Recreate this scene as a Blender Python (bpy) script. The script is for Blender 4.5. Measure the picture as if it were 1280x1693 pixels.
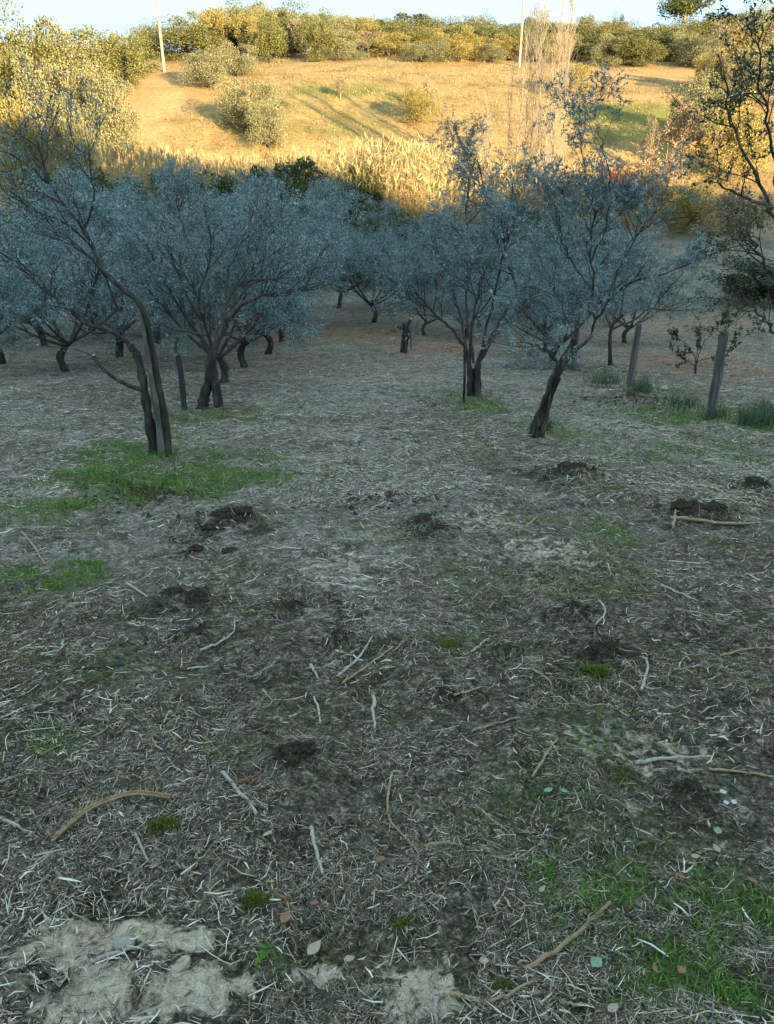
import bpy, math, random
import numpy as np
from mathutils import Vector

scene = bpy.context.scene
for o in list(bpy.data.objects):
    bpy.data.objects.remove(o)
col = scene.collection
R = math.radians

# ------------------------------------------------------------------ camera, sky, sun, exposure
F = 1280.0                      # focal length in photo pixels (photo 1280 x 1693)
PITCH = R(26.0)
CAM = np.array([0.0, 0.0, 1.65])
cam = bpy.data.cameras.new('camera')
cam.sensor_fit = 'VERTICAL'
cam.sensor_height = 24.0
cam.lens = 24.0 * F / 1693.0
cam.clip_start = 0.05
cam.clip_end = 3000
cam_o = bpy.data.objects.new('camera', cam)
col.objects.link(cam_o)
cam_o.location = CAM
cam_o.rotation_euler = (R(90) - PITCH, 0, 0)
scene.camera = cam_o

SUN_EL = R(8.5)
SUN_AZ = R(34)                  # to the right of straight behind the camera
sx, sy, sz = math.sin(SUN_AZ) * math.cos(SUN_EL), -math.cos(SUN_AZ) * math.cos(SUN_EL), math.sin(SUN_EL)
world = bpy.data.worlds.new('World')
scene.world = world
world.use_nodes = True
wn = world.node_tree
wn.nodes.clear()
sky = wn.nodes.new('ShaderNodeTexSky')
sky.sky_type = 'NISHITA'
sky.sun_disc = False
sky.sun_elevation = SUN_EL
sky.sun_rotation = math.pi - SUN_AZ
sky.altitude = 100
sky.air_density = 1.0
sky.dust_density = 0.6
sky.ozone_density = 1.2
bg = wn.nodes.new('ShaderNodeBackground')
bg.inputs['Strength'].default_value = 0.15
wo = wn.nodes.new('ShaderNodeOutputWorld')
gm = wn.nodes.new('ShaderNodeGamma')      # evens the sky out between horizon and zenith, to lift the ambient light
gm.inputs[1].default_value = 0.06
wn.links.new(sky.outputs[0], gm.inputs[0])
tint = wn.nodes.new('ShaderNodeMix'); tint.data_type = 'RGBA'; tint.blend_type = 'MULTIPLY'
tint.inputs[0].default_value = 1.0
tint.inputs[7].default_value = (0.59, 0.81, 0.94, 1)
wn.links.new(gm.outputs[0], tint.inputs[6])
wn.links.new(tint.outputs[2], bg.inputs[0])
wn.links.new(bg.outputs[0], wo.inputs[0])

sun = bpy.data.lights.new('sun', 'SUN')
sun.energy = 2.15
sun.angle = R(0.6)
sun.color = (1.0, 0.75, 0.42)
sun_o = bpy.data.objects.new('sun', sun)
col.objects.link(sun_o)
sun_o.location = (sx * 100, sy * 100, 60)
sun_o.rotation_euler = Vector((sx, sy, sz)).to_track_quat('Z', 'Y').to_euler()

vs = scene.view_settings
vs.view_transform = 'Standard'
vs.look = 'None'
vs.gamma = 1.0
vs.use_curve_mapping = False
vs.exposure = 3.25
scene.render.engine = 'CYCLES'
scene.render.resolution_x, scene.render.resolution_y = 774, 1024

# ------------------------------------------------------------------ noise and terrain
def _hash(xi, yi, seed):
    h = (xi.astype(np.int64) * 374761393 + yi.astype(np.int64) * 668265263 + seed * 1274126177) & 0xffffffff
    h = ((h ^ (h >> 13)) * 1274126177) & 0xffffffff
    h = (h ^ (h >> 16)) & 0xffffffff
    return h / 4294967295.0

def vnoise(x, y, seed=0):
    xf, yf = np.floor(x), np.floor(y)
    a, b = x - xf, y - yf
    a = a * a * (3 - 2 * a); b = b * b * (3 - 2 * b)
    h00 = _hash(xf, yf, seed); h10 = _hash(xf + 1, yf, seed)
    h01 = _hash(xf, yf + 1, seed); h11 = _hash(xf + 1, yf + 1, seed)
    return (h00 * (1 - a) + h10 * a) * (1 - b) + (h01 * (1 - a) + h11 * a) * b - 0.5

def fbm(x, y, seed=0, octv=4):
    s, amp = 0, 1.0
    for k in range(octv):
        s = s + amp * vnoise(x * 2 ** k + 17.3 * k, y * 2 ** k - 9.1 * k, seed + k)
        amp *= 0.5
    return s

_prof = np.array([(-900, -10), (-300, 4), (-120, 14), (-70, 19), (-46, 18.2), (-26, 9.4), (-11, 2.9), (-4, 0.85), (0, 0), (10, -2.0),
                  (20, -4.0), (32, -6.1), (42, -7.4), (52, -7.9), (58, -7.3), (66, -4.3), (80, 1.6),
                  (95, 6.4), (108, 9.3), (125, 11.8), (150, 14.0), (200, 13), (400, 0), (900, -20)], float)
_py = np.arange(-900, 900.1, 0.25)
_pz = np.interp(_py, _prof[:, 0], _prof[:, 1])
_k = np.exp(-0.5 * (np.arange(-28, 29) / 9.0) ** 2); _k /= _k.sum()
_pz = np.convolve(np.pad(_pz, 28, mode='edge'), _k, mode='valid')

def smooth(a, b, x):
    t = np.clip((x - a) / (b - a), 0, 1)
    return t * t * (3 - 2 * t)

def macro(x, y):
    x = np.asarray(x, float); y = np.asarray(y, float)
    z = np.interp(y, _py, _pz)
    z = z + 0.9 * fbm(x / 26 + 3.1, y / 26, 5, 2) * smooth(18, 60, y)
    # ground rises gently on the right of the valley floor, and the far right ridge is higher
    z = z + 2.2 * smooth(8, 22, x) * smooth(28, 46, y) * (1 - smooth(60, 74, y))
    rb = smooth(-24, -40, y) * (1 - smooth(-60, -110, y))       # unseen crest behind the camera, bumps and dip shaped to place its shade edge
    z = z + rb * (1.7 * smooth(38, 46, x) * (1 - smooth(62, 70, x)) + 3.6 * np.exp(-((x - 49) / 3.2) ** 2) - 2.4 * np.exp(-((x - 76) / 6.0) ** 2) + 1.0 * vnoise(x / 5, y / 40, 4))
    z = z + 7.0 * smooth(55, 95, x) * smooth(100, 165, y) * (1 - smooth(230, 400, y))
    z = z + 0.8 * smooth(-30, -55, x) * smooth(62, 85, y) * (1 - smooth(200, 300, y))
    return z

CLODS = []      # (x, y, radius, height), filled below: real lumps in the soil
def micro(x, y):
    x = np.asarray(x, float); y = np.asarray(y, float)
    near = 1 - smooth(40, 56, y)
    far = smooth(60, 70, y)
    m = 0.10 * fbm(x / 2.3, y / 2.3, 11, 3) + 0.075 * fbm(x / 0.55, y / 0.7, 23, 3)
    m = m + 0.060 * np.maximum(0, fbm(x / 0.16, y / 0.16, 31, 3) - 0.05) + 0.010 * fbm(x / 0.05, y / 0.05, 41, 2)
    m = m + 0.05 * np.abs(fbm(x / 0.9 + 0.5 * y, y / 0.5, 51, 2)) * smooth(-1.0, -3.2, x)
    m = m * near + far * 0.25 * fbm(x / 3.0, y / 3.0, 61, 3)
    for (cx, cy, r, h) in CLODS:
        d2 = ((x - cx) / r) ** 2 + ((y - cy) / (0.8 * r)) ** 2
        sel = d2 < 6
        if np.any(sel):
            m = np.where(sel, m + h * np.exp(-d2 * 1.2) * (1 + 0.9 * vnoise(x / (r * .22), y / (r * .22), 77) + 0.6 * vnoise(x / (r * .1), y / (r * .1), 78)), m)
    return m

def H(x, y):
    return macro(x, y) + micro(x, y)

UP = np.array([0, math.sin(PITCH), math.cos(PITCH)])
FW = np.array([0, math.cos(PITCH), -math.sin(PITCH)])

def rays(u, v):
    u = np.asarray(u, float); v = np.asarray(v, float)
    a = (u - 640) / F; b = (846.5 - v) / F
    d = np.stack([a, b * UP[1] + FW[1], b * UP[2] + FW[2]], -1)
    return d

def gpv(u, v, tmax=58.0, full=True):
    """ground points under photo pixels"""
    d = rays(u, v)
    lo = np.full(d.shape[:-1], 0.6); hi = np.full(d.shape[:-1], tmax)
    for _ in range(26):
        mid = 0.5 * (lo + hi)
        p = CAM + d * mid[..., None]
        above = p[..., 2] > macro(p[..., 0], p[..., 1])
        lo = np.where(above, mid, lo); hi = np.where(above, hi, mid)
    p = CAM + d * hi[..., None]
    p[..., 2] = H(p[..., 0], p[..., 1]) if full else macro(p[..., 0], p[..., 1])
    return p

def gp(u, v, tmax=58.0):
    return gpv(np.array([u]), np.array([v]), tmax)[0]

def gp_far(u, v):
    """a point of the far slope under a photo pixel"""
    d = rays(u, v)
    t = np.linspace(64, 230, 900)
    p = CAM + d[None, :] * t[:, None]
    below = p[:, 2] < macro(p[:, 0], p[:, 1])
    i = int(np.argmax(below)) if below.any() else len(t) - 1
    q = p[i].copy(); q[2] = float(macro(q[0], q[1]))
    return q

def at_y(u, v, Y):
    d = rays(u, v)
    return CAM + d * (Y / d[1])

def ppm(Y):
    """photo pixels to metres at ground distance Y near eye level"""
    return Y / math.cos(PITCH) / F * 0.93

# soil lumps that are part of the ground (dug clumps of dark earth)
for (u, v, rp, hh) in [(375, 862, 60, .07), (300, 990, 45, .06), (705, 880, 42, .07), (940, 795, 62, .10), (1150, 852, 55, .07),
                       (1250, 806, 34, .06), (1010, 1085, 55, .05), (950, 1020, 40, .05), (490, 1262, 42, .045), (320, 1050, 40, .04),
                       (560, 1062, 30, .04), (1140, 1310, 30, .03), (640, 835, 60, .05), (480, 1005, 30, .03), (840, 1085, 30, .035),
                       (735, 1155, 22, .025), (320, 910, 28, .04), (1040, 665, 60, .07), (245, 815, 80, .03)]:
    p0 = gpv(np.array([u]), np.array([v]), full=False)[0]
    dep = np.linalg.norm(p0 - CAM)
    CLODS.append((p0[0], p0[1], rp / F * dep, hh))

# ------------------------------------------------------------------ mesh helpers
class MB:
    def __init__(self):
        self.v = []; self.f = []; self.n = 0; self.sm = []
    def add(self, verts, faces, smooth_=True):
        verts = np.asarray(verts, float).reshape(-1, 3)
        faces = np.asarray(faces, np.int64)
        self.v.append(verts); self.f.append(faces + self.n); self.sm.append(smooth_)
        self.n += len(verts)
    def mesh(self, name):
        me = bpy.data.meshes.new(name)
        V = np.concatenate(self.v)
        me.vertices.add(len(V)); me.vertices.foreach_set('co', V.astype(np.float32).ravel())
        idx = np.concatenate([f.ravel() for f in self.f])
        tot = np.concatenate([np.full(len(f), f.shape[1]) for f in self.f])
        st = np.concatenate([[0], np.cumsum(tot)[:-1]])
        me.loops.add(len(idx)); me.loops.foreach_set('vertex_index', idx.astype(np.int32))
        me.polygons.add(len(tot))
        me.polygons.foreach_set('loop_start', st.astype(np.int32))
        s = np.concatenate([np.full(len(f), k, bool) for f, k in zip(self.f, self.sm)])
        me.polygons.foreach_set('use_smooth', s)
        me.update(calc_edges=True)
        return me
    def obj(self, name, mat, parent=None, **props):
        me = self.mesh(name)
        me.materials.append(mat)
        return link(name, me, parent, **props)

def link(name, me, parent=None, **props):
    o = bpy.data.objects.new(name, me)
    col.objects.link(o)
    if parent is not None:
        o.parent = parent
    for k, v in props.items():
        o[k] = v
    return o

def empty(name, loc, label, cat, group=None):
    o = bpy.data.objects.new(name, None)
    o.empty_display_size = 0.2
    col.objects.link(o)
    o.location = loc
    o['label'] = label; o['category'] = cat
    if group: o['group'] = group
    return o

def copy_tree(root, loc, rz, sc, label, group=None):
    r = root.copy(); col.objects.link(r)
    r.location = loc; r.rotation_euler = (0, 0, rz); r.scale = sc
    r['label'] = label
    if group: r['group'] = group
    elif 'group' in r: del r['group']
    for ch in list(root.children):
        c = ch.copy(); col.objects.link(c); c.parent = r
    return r

def norm(a):
    a = np.asarray(a, float)
    return a / np.maximum(np.linalg.norm(a, axis=-1, keepdims=True), 1e-9)

def resample(pts, n):
    pts = np.asarray(pts, float)
    if len(pts) > 2:      # Catmull-Rom through the points
        P = np.vstack([2 * pts[0] - pts[1], pts, 2 * pts[-1] - pts[-2]])
        out = []
        m = max(2, int(math.ceil(n / (len(pts) - 1))))
        for i in range(1, len(P) - 2):
            for t in np.linspace(0, 1, m, endpoint=False):
                out.append(0.5 * ((2 * P[i]) + (-P[i - 1] + P[i + 1]) * t + (2 * P[i - 1] - 5 * P[i] + 4 * P[i + 1] - P[i + 2]) * t * t
                                  + (-P[i - 1] + 3 * P[i] - 3 * P[i + 1] + P[i + 2]) * t ** 3))
        out.append(P[-2])
        return np.array(out)
    t = np.linspace(0, 1, n)[:, None]
    return pts[0] * (1 - t) + pts[-1] * t

def tube(mb, pts, rad, sides=6, rng=None, rough=0.0, cap=True, flute=0.0):
    pts = np.asarray(pts, float); n = len(pts)
    rad = np.broadcast_to(np.asarray(rad, float), (n,))
    tan = norm(np.gradient(pts, axis=0))
    ref = np.array([0.31, 0.17, 0.93]) if abs(tan[0][2]) < 0.9 else np.array([0.93, 0.31, 0.17])
    a = norm(np.cross(tan, ref)); b = np.cross(tan, a)
    th = np.linspace(0, 2 * math.pi, sides, endpoint=False)
    rr = np.repeat(rad[:, None], sides, 1)
    if rng is not None and rough > 0:
        rr = rr * (1 + rough * (rng.random((n, sides)) - 0.5) * 2)
    if flute > 0:
        rr = rr * (1 + flute * np.sin(th * 3 + np.arange(n)[:, None] * 0.25) * 0.6 + flute * 0.5 * np.sin(th * 5 - np.arange(n)[:, None] * 0.3))
    V = pts[:, None, :] + rr[..., None] * (np.cos(th)[None, :, None] * a[:, None, :] + np.sin(th)[None, :, None] * b[:, None, :])
    i = np.arange(n - 1)[:, None] * sides; j = np.arange(sides)[None, :]; j2 = (j + 1) % sides
    Fq = np.stack([i + j, i + j2, i + sides + j2, i + sides + j], -1).reshape(-1, 4)
    mb.add(V.reshape(-1, 3), Fq)
    if cap:
        k = np.arange(sides)
        Vc = np.vstack([V[-1], pts[-1] + tan[-1] * rad[-1] * 0.25])
        mb.add(Vc, np.stack([k, (k + 1) % sides, np.full(sides, sides)], -1), False)
        Vc = np.vstack([V[0], pts[0]])
        mb.add(Vc, np.stack([(k + 1) % sides, k, np.full(sides, sides)], -1), False)

def leaves(mb, pos, dirs, L, W, rng, fold=0.0):
    """rhombic leaves, one quad each (or two tris folded on the midrib)"""
    n = len(pos)
    if n == 0: return
    d = norm(dirs)
    s = norm(np.cross(d, rng.normal(size=(n, 3))))
    L = np.broadcast_to(L, (n,))[:, None]; W = np.broadcast_to(W, (n,))[:, None]
    nn = np.cross(d, s)
    p0 = pos; p1 = pos + d * L * 0.45 + s * W * 0.5 + nn * W * fold; p2 = pos + d * L; p3 = pos + d * L * 0.45 - s * W * 0.5 + nn * W * fold
    V = np.stack([p0, p1, p2, p3], 1).reshape(-1, 3)
    b = np.arange(n)[:, None] * 4
    mb.add(V, b + np.array([[0, 1, 2, 3]]), False)

# ------------------------------------------------------------------ materials
def new_mat(name):
    m = bpy.data.materials.new(name); m.use_nodes = True
    nt = m.node_tree; nt.nodes.clear()
    out = nt.nodes.new('ShaderNodeOutputMaterial')
    return m, nt, out

def ramp(nt, fac, stops, interp='LINEAR'):
    r = nt.nodes.new('ShaderNodeValToRGB'); r.color_ramp.interpolation = interp
    cr = r.color_ramp
    while len(cr.elements) < len(stops): cr.elements.new(0.5)
    for e, (p, c) in zip(cr.elements, stops):
        e.position = p; e.color = (*c, 1)
    nt.links.new(fac, r.inputs[0])
    return r.outputs[0]

def noise(nt, scale, detail=4, rough=0.6, coords='Object', dist=0.0, stretch=None):
    tc = nt.nodes.new('ShaderNodeTexCoord')
    src = tc.outputs[coords]
    if stretch:
        mp = nt.nodes.new('ShaderNodeMapping'); mp.inputs['Scale'].default_value = stretch
        nt.links.new(src, mp.inputs[0]); src = mp.outputs[0]
    n = nt.nodes.new('ShaderNodeTexNoise')
    n.inputs['Scale'].default_value = scale; n.inputs['Detail'].default_value = detail
    n.inputs['Roughness'].default_value = rough; n.inputs['Distortion'].default_value = dist
    nt.links.new(src, n.inputs['Vector'])
    return n.outputs['Fac']

def mixc(nt, fac, a, b, mode='MIX'):
    m = nt.nodes.new('ShaderNodeMix'); m.data_type = 'RGBA'; m.blend_type = mode
    if isinstance(fac, (int, float)): m.inputs[0].default_value = fac
    else: nt.links.new(fac, m.inputs[0])
    for s, i in ((a, 6), (b, 7)):
        if isinstance(s, tuple): m.inputs[i].default_value = (*s, 1)
        else: nt.links.new(s, m.inputs[i])
    return m.outputs[2]

def math_n(nt, op, a, b=None, clamp=False):
    m = nt.nodes.new('ShaderNodeMath'); m.operation = op; m.use_clamp = clamp
    for s, i in ((a, 0), (b, 1)):
        if s is None: continue
        if isinstance(s, (int, float)): m.inputs[i].default_value = s
        else: nt.links.new(s, m.inputs[i])
    return m.outputs[0]

def leaf_mat(name, stops, rough=0.55, trans=0.25, spec=0.3, clump=0):
    m, nt, out = new_mat(name)
    g = nt.nodes.new('ShaderNodeNewGeometry')
    c = ramp(nt, g.outputs['Random Per Island'], stops)
    if clump:      # sprays of older and younger leaves
        cn = noise(nt, clump, 3, .6)
        c = mixc(nt, 1.0, c, ramp(nt, cn, [(.36, (.55, .60, .58)), (.5, (1, 1, .97)), (.64, (1.35, 1.32, 1.25))]), 'MULTIPLY')
    p = nt.nodes.new('ShaderNodeBsdfPrincipled')
    p.inputs['Roughness'].default_value = rough
    p.inputs['Specular IOR Level'].default_value = spec
    nt.links.new(c, p.inputs['Base Color'])
    t = nt.nodes.new('ShaderNodeBsdfTranslucent'); nt.links.new(c, t.inputs[0])
    mx = nt.nodes.new('ShaderNodeMixShader'); mx.inputs[0].default_value = trans
    nt.links.new(p.outputs[0], mx.inputs[1]); nt.links.new(t.outputs[0], mx.inputs[2])
    nt.links.new(mx.outputs[0], out.inputs[0])
    return m

def bark_mat(name, stops, scale=14, stretch=(1, 1, 0.25), bump=0.9, rough=0.9):
    m, nt, out = new_mat(name)
    f = noise(nt, scale, 6, 0.65, stretch=stretch, dist=0.4)
    c = ramp(nt, f, stops)
    p = nt.nodes.new('ShaderNodeBsdfPrincipled'); p.inputs['Roughness'].default_value = rough
    p.inputs['Specular IOR Level'].default_value = 0.2
    nt.links.new(c, p.inputs['Base Color'])
    b = nt.nodes.new('ShaderNodeBump'); b.inputs['Strength'].default_value = bump; b.inputs['Distance'].default_value = 0.02
    f2 = noise(nt, scale * 3, 5, 0.7, stretch=stretch)
    nt.links.new(f2, b.inputs['Height']); nt.links.new(b.outputs[0], p.inputs['Normal'])
    nt.links.new(p.outputs[0], out.inputs[0])
    return m

M = {}
M['olive_leaf'] = leaf_mat('olive_leaf', [(0, (.08, .14, .145)), (.5, (.18, .275, .29)), (.85, (.32, .425, .445)), (1, (.48, .56, .58))], clump=2.2)
M['olive_leaf_dark'] = leaf_mat('olive_leaf_dark', [(0, (.035, .05, .04)), (.6, (.08, .105, .08)), (1, (.2, .23, .2))])
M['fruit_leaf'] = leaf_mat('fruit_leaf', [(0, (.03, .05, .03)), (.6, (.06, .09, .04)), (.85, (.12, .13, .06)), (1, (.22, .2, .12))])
M['far_olive'] = leaf_mat('far_olive', [(0, (.09, .095, .045)), (.5, (.22, .22, .11)), (1, (.38, .365, .21))], trans=.15)
M['far_oak'] = leaf_mat('far_oak', [(0, (.05, .058, .018)), (.5, (.14, .15, .045)), (1, (.28, .265, .10))], trans=.15)
M['far_gold'] = leaf_mat('far_gold', [(0, (.18, .155, .04)), (.5, (.32, .27, .08)), (1, (.46, .38, .16))], trans=.25)
M['far_dry'] = leaf_mat('far_dry', [(0, (.16, .12, .06)), (.5, (.28, .22, .12)), (1, (.4, .33, .2))], trans=.2)
M['far_pine'] = leaf_mat('far_pine', [(0, (.04, .055, .015)), (.6, (.10, .12, .035)), (1, (.17, .18, .06))], trans=.15)
M['bramble'] = leaf_mat('bramble', [(0, (.012, .02, .012)), (.6, (.03, .045, .02)), (1, (.1, .12, .06))])
M['reed'] = leaf_mat('reed', [(0, (.26, .19, .08)), (.5, (.48, .38, .18)), (1, (.66, .56, .32))], trans=.3)
M['green_shrub'] = leaf_mat('green_shrub', [(0, (.04, .055, .02)), (.5, (.085, .11, .04)), (1, (.16, .18, .07))])
M['rust_leaf'] = leaf_mat('rust_leaf', [(0, (.18, .05, .02)), (.5, (.40, .13, .03)), (1, (.52, .24, .06))], trans=.3)
M['tan_leaf'] = leaf_mat('tan_leaf', [(0, (.14, .10, .06)), (.5, (.27, .2, .12)), (1, (.4, .32, .2))], trans=.2)
M['grass'] = leaf_mat('grass', [(0, (.05, .12, .015)), (.5, (.10, .24, .03)), (.85, (.17, .34, .05)), (1, (.3, .34, .1))], trans=.3)
M['grass_blue'] = leaf_mat('grass_blue', [(0, (.03, .06, .03)), (.6, (.06, .11, .06)), (1, (.14, .17, .11))], trans=.3)
M['moss'] = leaf_mat('moss', [(0, (.05, .08, .012)), (.5, (.11, .17, .02)), (1, (.2, .27, .04))], trans=.2)
M['moss_dull'] = leaf_mat('moss_dull', [(0, (.06, .08, .014)), (.5, (.14, .175, .035)), (1, (.24, .26, .07))], trans=.15)
M['straw'] = leaf_mat('straw', [(0, (.052, .042, .028)), (.35, (.16, .134, .094)), (.65, (.34, .30, .225)), (.9, (.55, .50, .395)), (1, (.74, .69, .58))], rough=.7, trans=.1)
M['straw_pale'] = leaf_mat('straw_pale', [(0, (.30, .22, .13)), (.4, (.50, .43, .32)), (.8, (.68, .63, .53)), (1, (.8, .77, .69))], rough=.6, trans=.05)
M['straw_dark'] = leaf_mat('straw_dark', [(0, (.03, .025, .02)), (.5, (.08, .065, .045)), (1, (.2, .17, .12))], rough=.8, trans=.05)
M['meadow'] = leaf_mat('meadow', [(0, (.2, .14, .06)), (.5, (.33, .24, .11)), (1, (.45, .35, .18))], trans=.25)
M['bark'] = bark_mat('bark', [(.25, (.02, .018, .017)), (.5, (.06, .054, .05)), (.75, (.16, .15, .14))])
M['bark_pale'] = bark_mat('bark_pale', [(.3, (.05, .05, .042)), (.5, (.135, .135, .112)), (.7, (.28, .275, .235))])
M['bark_moss'] = bark_mat('bark_moss', [(.25, (.018, .02, .015)), (.5, (.055, .06, .045)), (.75, (.12, .125, .10))])
M['bark_red'] = bark_mat('bark_red', [(.32, (.014, .012, .010)), (.5, (.05, .042, .035)), (.68, (.15, .135, .115))])
M['twig'] = bark_mat('twig', [(.25, (.035, .032, .03)), (.5, (.08, .074, .068)), (.75, (.18, .17, .155))])
M['far_bark'] = bark_mat('far_bark', [(.3, (.2, .16, .11)), (.7, (.4, .34, .26))], scale=3)
M['poplar_bark'] = bark_mat('poplar_bark', [(.3, (.20, .165, .125)), (.7, (.36, .31, .245))], scale=3)
M['post_wood'] = bark_mat('post_wood', [(.3, (.045, .045, .046)), (.5, (.13, .128, .125)), (.7, (.27, .265, .255))], scale=14, stretch=(1, 1, .08))
M['stake_wood'] = bark_mat('stake_wood', [(.2, (.03, .027, .026)), (.5, (.07, .062, .06)), (.8, (.15, .135, .13))], scale=12, stretch=(1, 1, .1))
M['pole_wood'] = bark_mat('pole_wood', [(.2, (.36, .28, .18)), (.8, (.5, .41, .3))], scale=5, stretch=(1, 1, .05))
M['stick_tan'] = bark_mat('stick_tan', [(.25, (.26, .18, .10)), (.5, (.47, .35, .21)), (.8, (.62, .50, .34))], scale=40, stretch=(1, 1, 1))
M['stick_pale'] = bark_mat('stick_pale', [(.25, (.32, .29, .24)), (.5, (.56, .52, .44)), (.8, (.72, .69, .61))], scale=40, stretch=(1, 1, 1))
M['stick_dark'] = bark_mat('stick_dark', [(.25, (.05, .045, .045)), (.5, (.11, .10, .10)), (.8, (.2, .18, .17))], scale=40, stretch=(1, 1, 1))
M['stick_rust'] = bark_mat('stick_rust', [(.25, (.14, .075, .03)), (.5, (.30, .17, .075)), (.8, (.46, .30, .16))], scale=40, stretch=(1, 1, 1))
M['dead_leaf'] = bark_mat('dead_leaf', [(.25, (.16, .08, .05)), (.5, (.27, .15, .095)), (.8, (.38, .24, .17))], scale=25, stretch=(1, 1, 1), bump=.2)
M['dead_leaf_pale'] = bark_mat('dead_leaf_pale', [(.25, (.25, .2, .15)), (.5, (.36, .3, .23)), (.8, (.48, .42, .34))], scale=25, stretch=(1, 1, 1), bump=.2)
M['fresh_leaf'] = bark_mat('fresh_leaf', [(.25, (.10, .2, .12)), (.5, (.18, .3, .2)), (.8, (.28, .4, .3))], scale=25, stretch=(1, 1, 1), bump=.1, rough=.5)
M['petal'] = bark_mat('petal', [(.25, (.38, .38, .38)), (.8, (.56, .56, .56))], scale=25, stretch=(1, 1, 1), bump=.1)
M['stone'] = bark_mat('stone', [(.25, (.22, .20, .17)), (.5, (.40, .37, .32)), (.75, (.58, .55, .49))], scale=12, stretch=(1, 1, 1))
M['soil_clod'] = bark_mat('soil_clod', [(.25, (.025, .019, .014)), (.5, (.07, .053, .038)), (.8, (.18, .145, .105))], scale=45, stretch=(1, 1, 1), bump=1.0)
M['cut_wood'] = bark_mat('cut_wood', [(.2, (.45, .4, .32)), (.8, (.65, .6, .5))], scale=20, stretch=(1, 1, 1), bump=.1)
M['plaster'] = bark_mat('plaster', [(.2, (.4, .36, .3)), (.8, (.55, .5, .43))], scale=2, stretch=(1, 1, 1), bump=.1)
M['roof'] = bark_mat('roof', [(.2, (.26, .17, .12)), (.8, (.4, .28, .2))], scale=2, stretch=(1, 1, 1))
M['window_glass'] = bark_mat('window_glass', [(.2, (.02, .02, .025)), (.8, (.04, .04, .05))], scale=2, stretch=(1, 1, 1), bump=0, rough=.15)

# ------------------------------------------------------------------ ground cover zones (what lies where)
def blob_list(items, far=False):
    out = []
    for (u, v, ru, rv, w) in items:
        if far:
            c = gp_far(u, v); a = gp_far(u, v - rv); b = gp_far(u, v + rv)
        else:
            q = gpv(np.array([u, u, u]), np.array([v, v - rv, v + rv]), full=False)
            c, a, b = q
        rx = ru / F * np.linalg.norm(c - CAM)
        out.append((c[0], c[1], max(rx, .02), max(abs(a[1] - b[1]) / 2, .02), w))
    return out

ZG = blob_list([(225, 760, 85, 30, 1.0), (320, 790, 105, 30, 1.0), (180, 795, 70, 20, 1.0), (260, 800, 90, 22, 1.0), (120, 830, 80, 16, .8), (60, 850, 50, 16, .7), (120, 940, 55, 20, 1.0),
                (30, 935, 30, 16, .6), (330, 690, 75, 18, .6), (790, 668, 55, 12, .9), (1180, 685, 90, 16, .9), (1250, 700, 60, 22, .9), (1080, 680, 70, 10, .5),
                (920, 715, 40, 12, .7), (1160, 745, 140, 16, .35), (1015, 880, 40, 14, .5), (1010, 1470, 90, 60, .55), (1220, 1520, 100, 60, .7),
                (1110, 1620, 90, 70, .75), (980, 1560, 70, 40, .4), (85, 1230, 60, 24, .5), (395, 1240, 50, 16, .5), (985, 1118, 26, 12, 1.0),
                (200, 1110, 120, 40, .2), (1000, 1200, 130, 80, .22), (900, 1360, 150, 60, .25), (770, 1075, 60, 20, .4), (1080, 640, 30, 14, .6), (450, 1590, 24, 20, .5)])
ZSAND = blob_list([(160, 1640, 110, 60, .66), (330, 1640, 70, 40, .55), (230, 1545, 100, 34, .5), (100, 1570, 70, 40, .5), (690, 1640, 62, 42, .6), (560, 960, 80, 40, .20),
                   (900, 920, 90, 30, .24), (820, 870, 60, 26, .22), (1060, 1245, 120, 40, .22), (520, 1600, 30, 30, .5)])
ZRED = blob_list([(470, 553, 80, 18, 1.2), (640, 558, 100, 18, .9), (720, 572, 70, 16, 1.0), (1150, 600, 90, 30, .9), (1110, 540, 120, 20, .7), (940, 560, 80, 14, .4), (560, 600, 140, 20, .35)])
ZPALE = blob_list([(560, 650, 150, 45, 1.0), (600, 760, 150, 60, .9), (560, 900, 120, 60, .8), (700, 800, 120, 40, .8), (650, 1000, 110, 50, .3), (330, 1200, 200, 60, .15), (130, 660, 120, 40, .25)])
ZDARK = blob_list([(375, 870, 70, 22, .9), (300, 995, 60, 22, .8), (700, 885, 45, 22, .8), (930, 800, 80, 26, .8), (1150, 860, 70, 16, .9), (1250, 808, 36, 12, .9),
                   (1030, 1085, 80, 24, .6), (490, 1265, 60, 22, .8), (1150, 1320, 60, 40, .4), (60, 740, 90, 12, .5), (10, 1640, 60, 60, .6), (1250, 1640, 50, 40, .6), (270, 820, 120, 8, .6),
                   (700, 1450, 160, 40, .25), (1040, 660, 60, 8, .7), (180, 1400, 120, 50, .2)])
HGREEN = blob_list([(560, 150, 80, 12, .8), (1060, 190, 120, 14, .9), (540, 210, 100, 18, .5), (1040, 220, 70, 12, .7), (600, 180, 160, 12, .35), (330, 190, 40, 40, .2)], far=True)
HBARE = blob_list([(250, 160, 55, 50, 1.0), (300, 140, 60, 40, .8), (215, 220, 60, 20, .7), (480, 110, 40, 12, .5), (760, 110, 90, 14, .4), (1060, 125, 70, 14, .7), (1060, 160, 80, 8, .5)], far=True)

def zone(bl, x, y, wob=0.75):
    m = np.zeros(np.shape(x))
    for (cx, cy, rx, ry, w) in bl:
        d2 = ((x - cx) / rx) ** 2 + ((y - cy) / ry) ** 2
        s = d2 < 8
        if not np.any(s): continue
        xs, ys = x[s], y[s]
        nz = fbm(xs / (rx * .5), ys / (rx * .5), 91, 4)
        val = w * smooth(1.5, 0.35, np.sqrt(d2[s]) + wob * nz * 1.6)
        m[s] = np.maximum(m[s], val)
    return m

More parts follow.
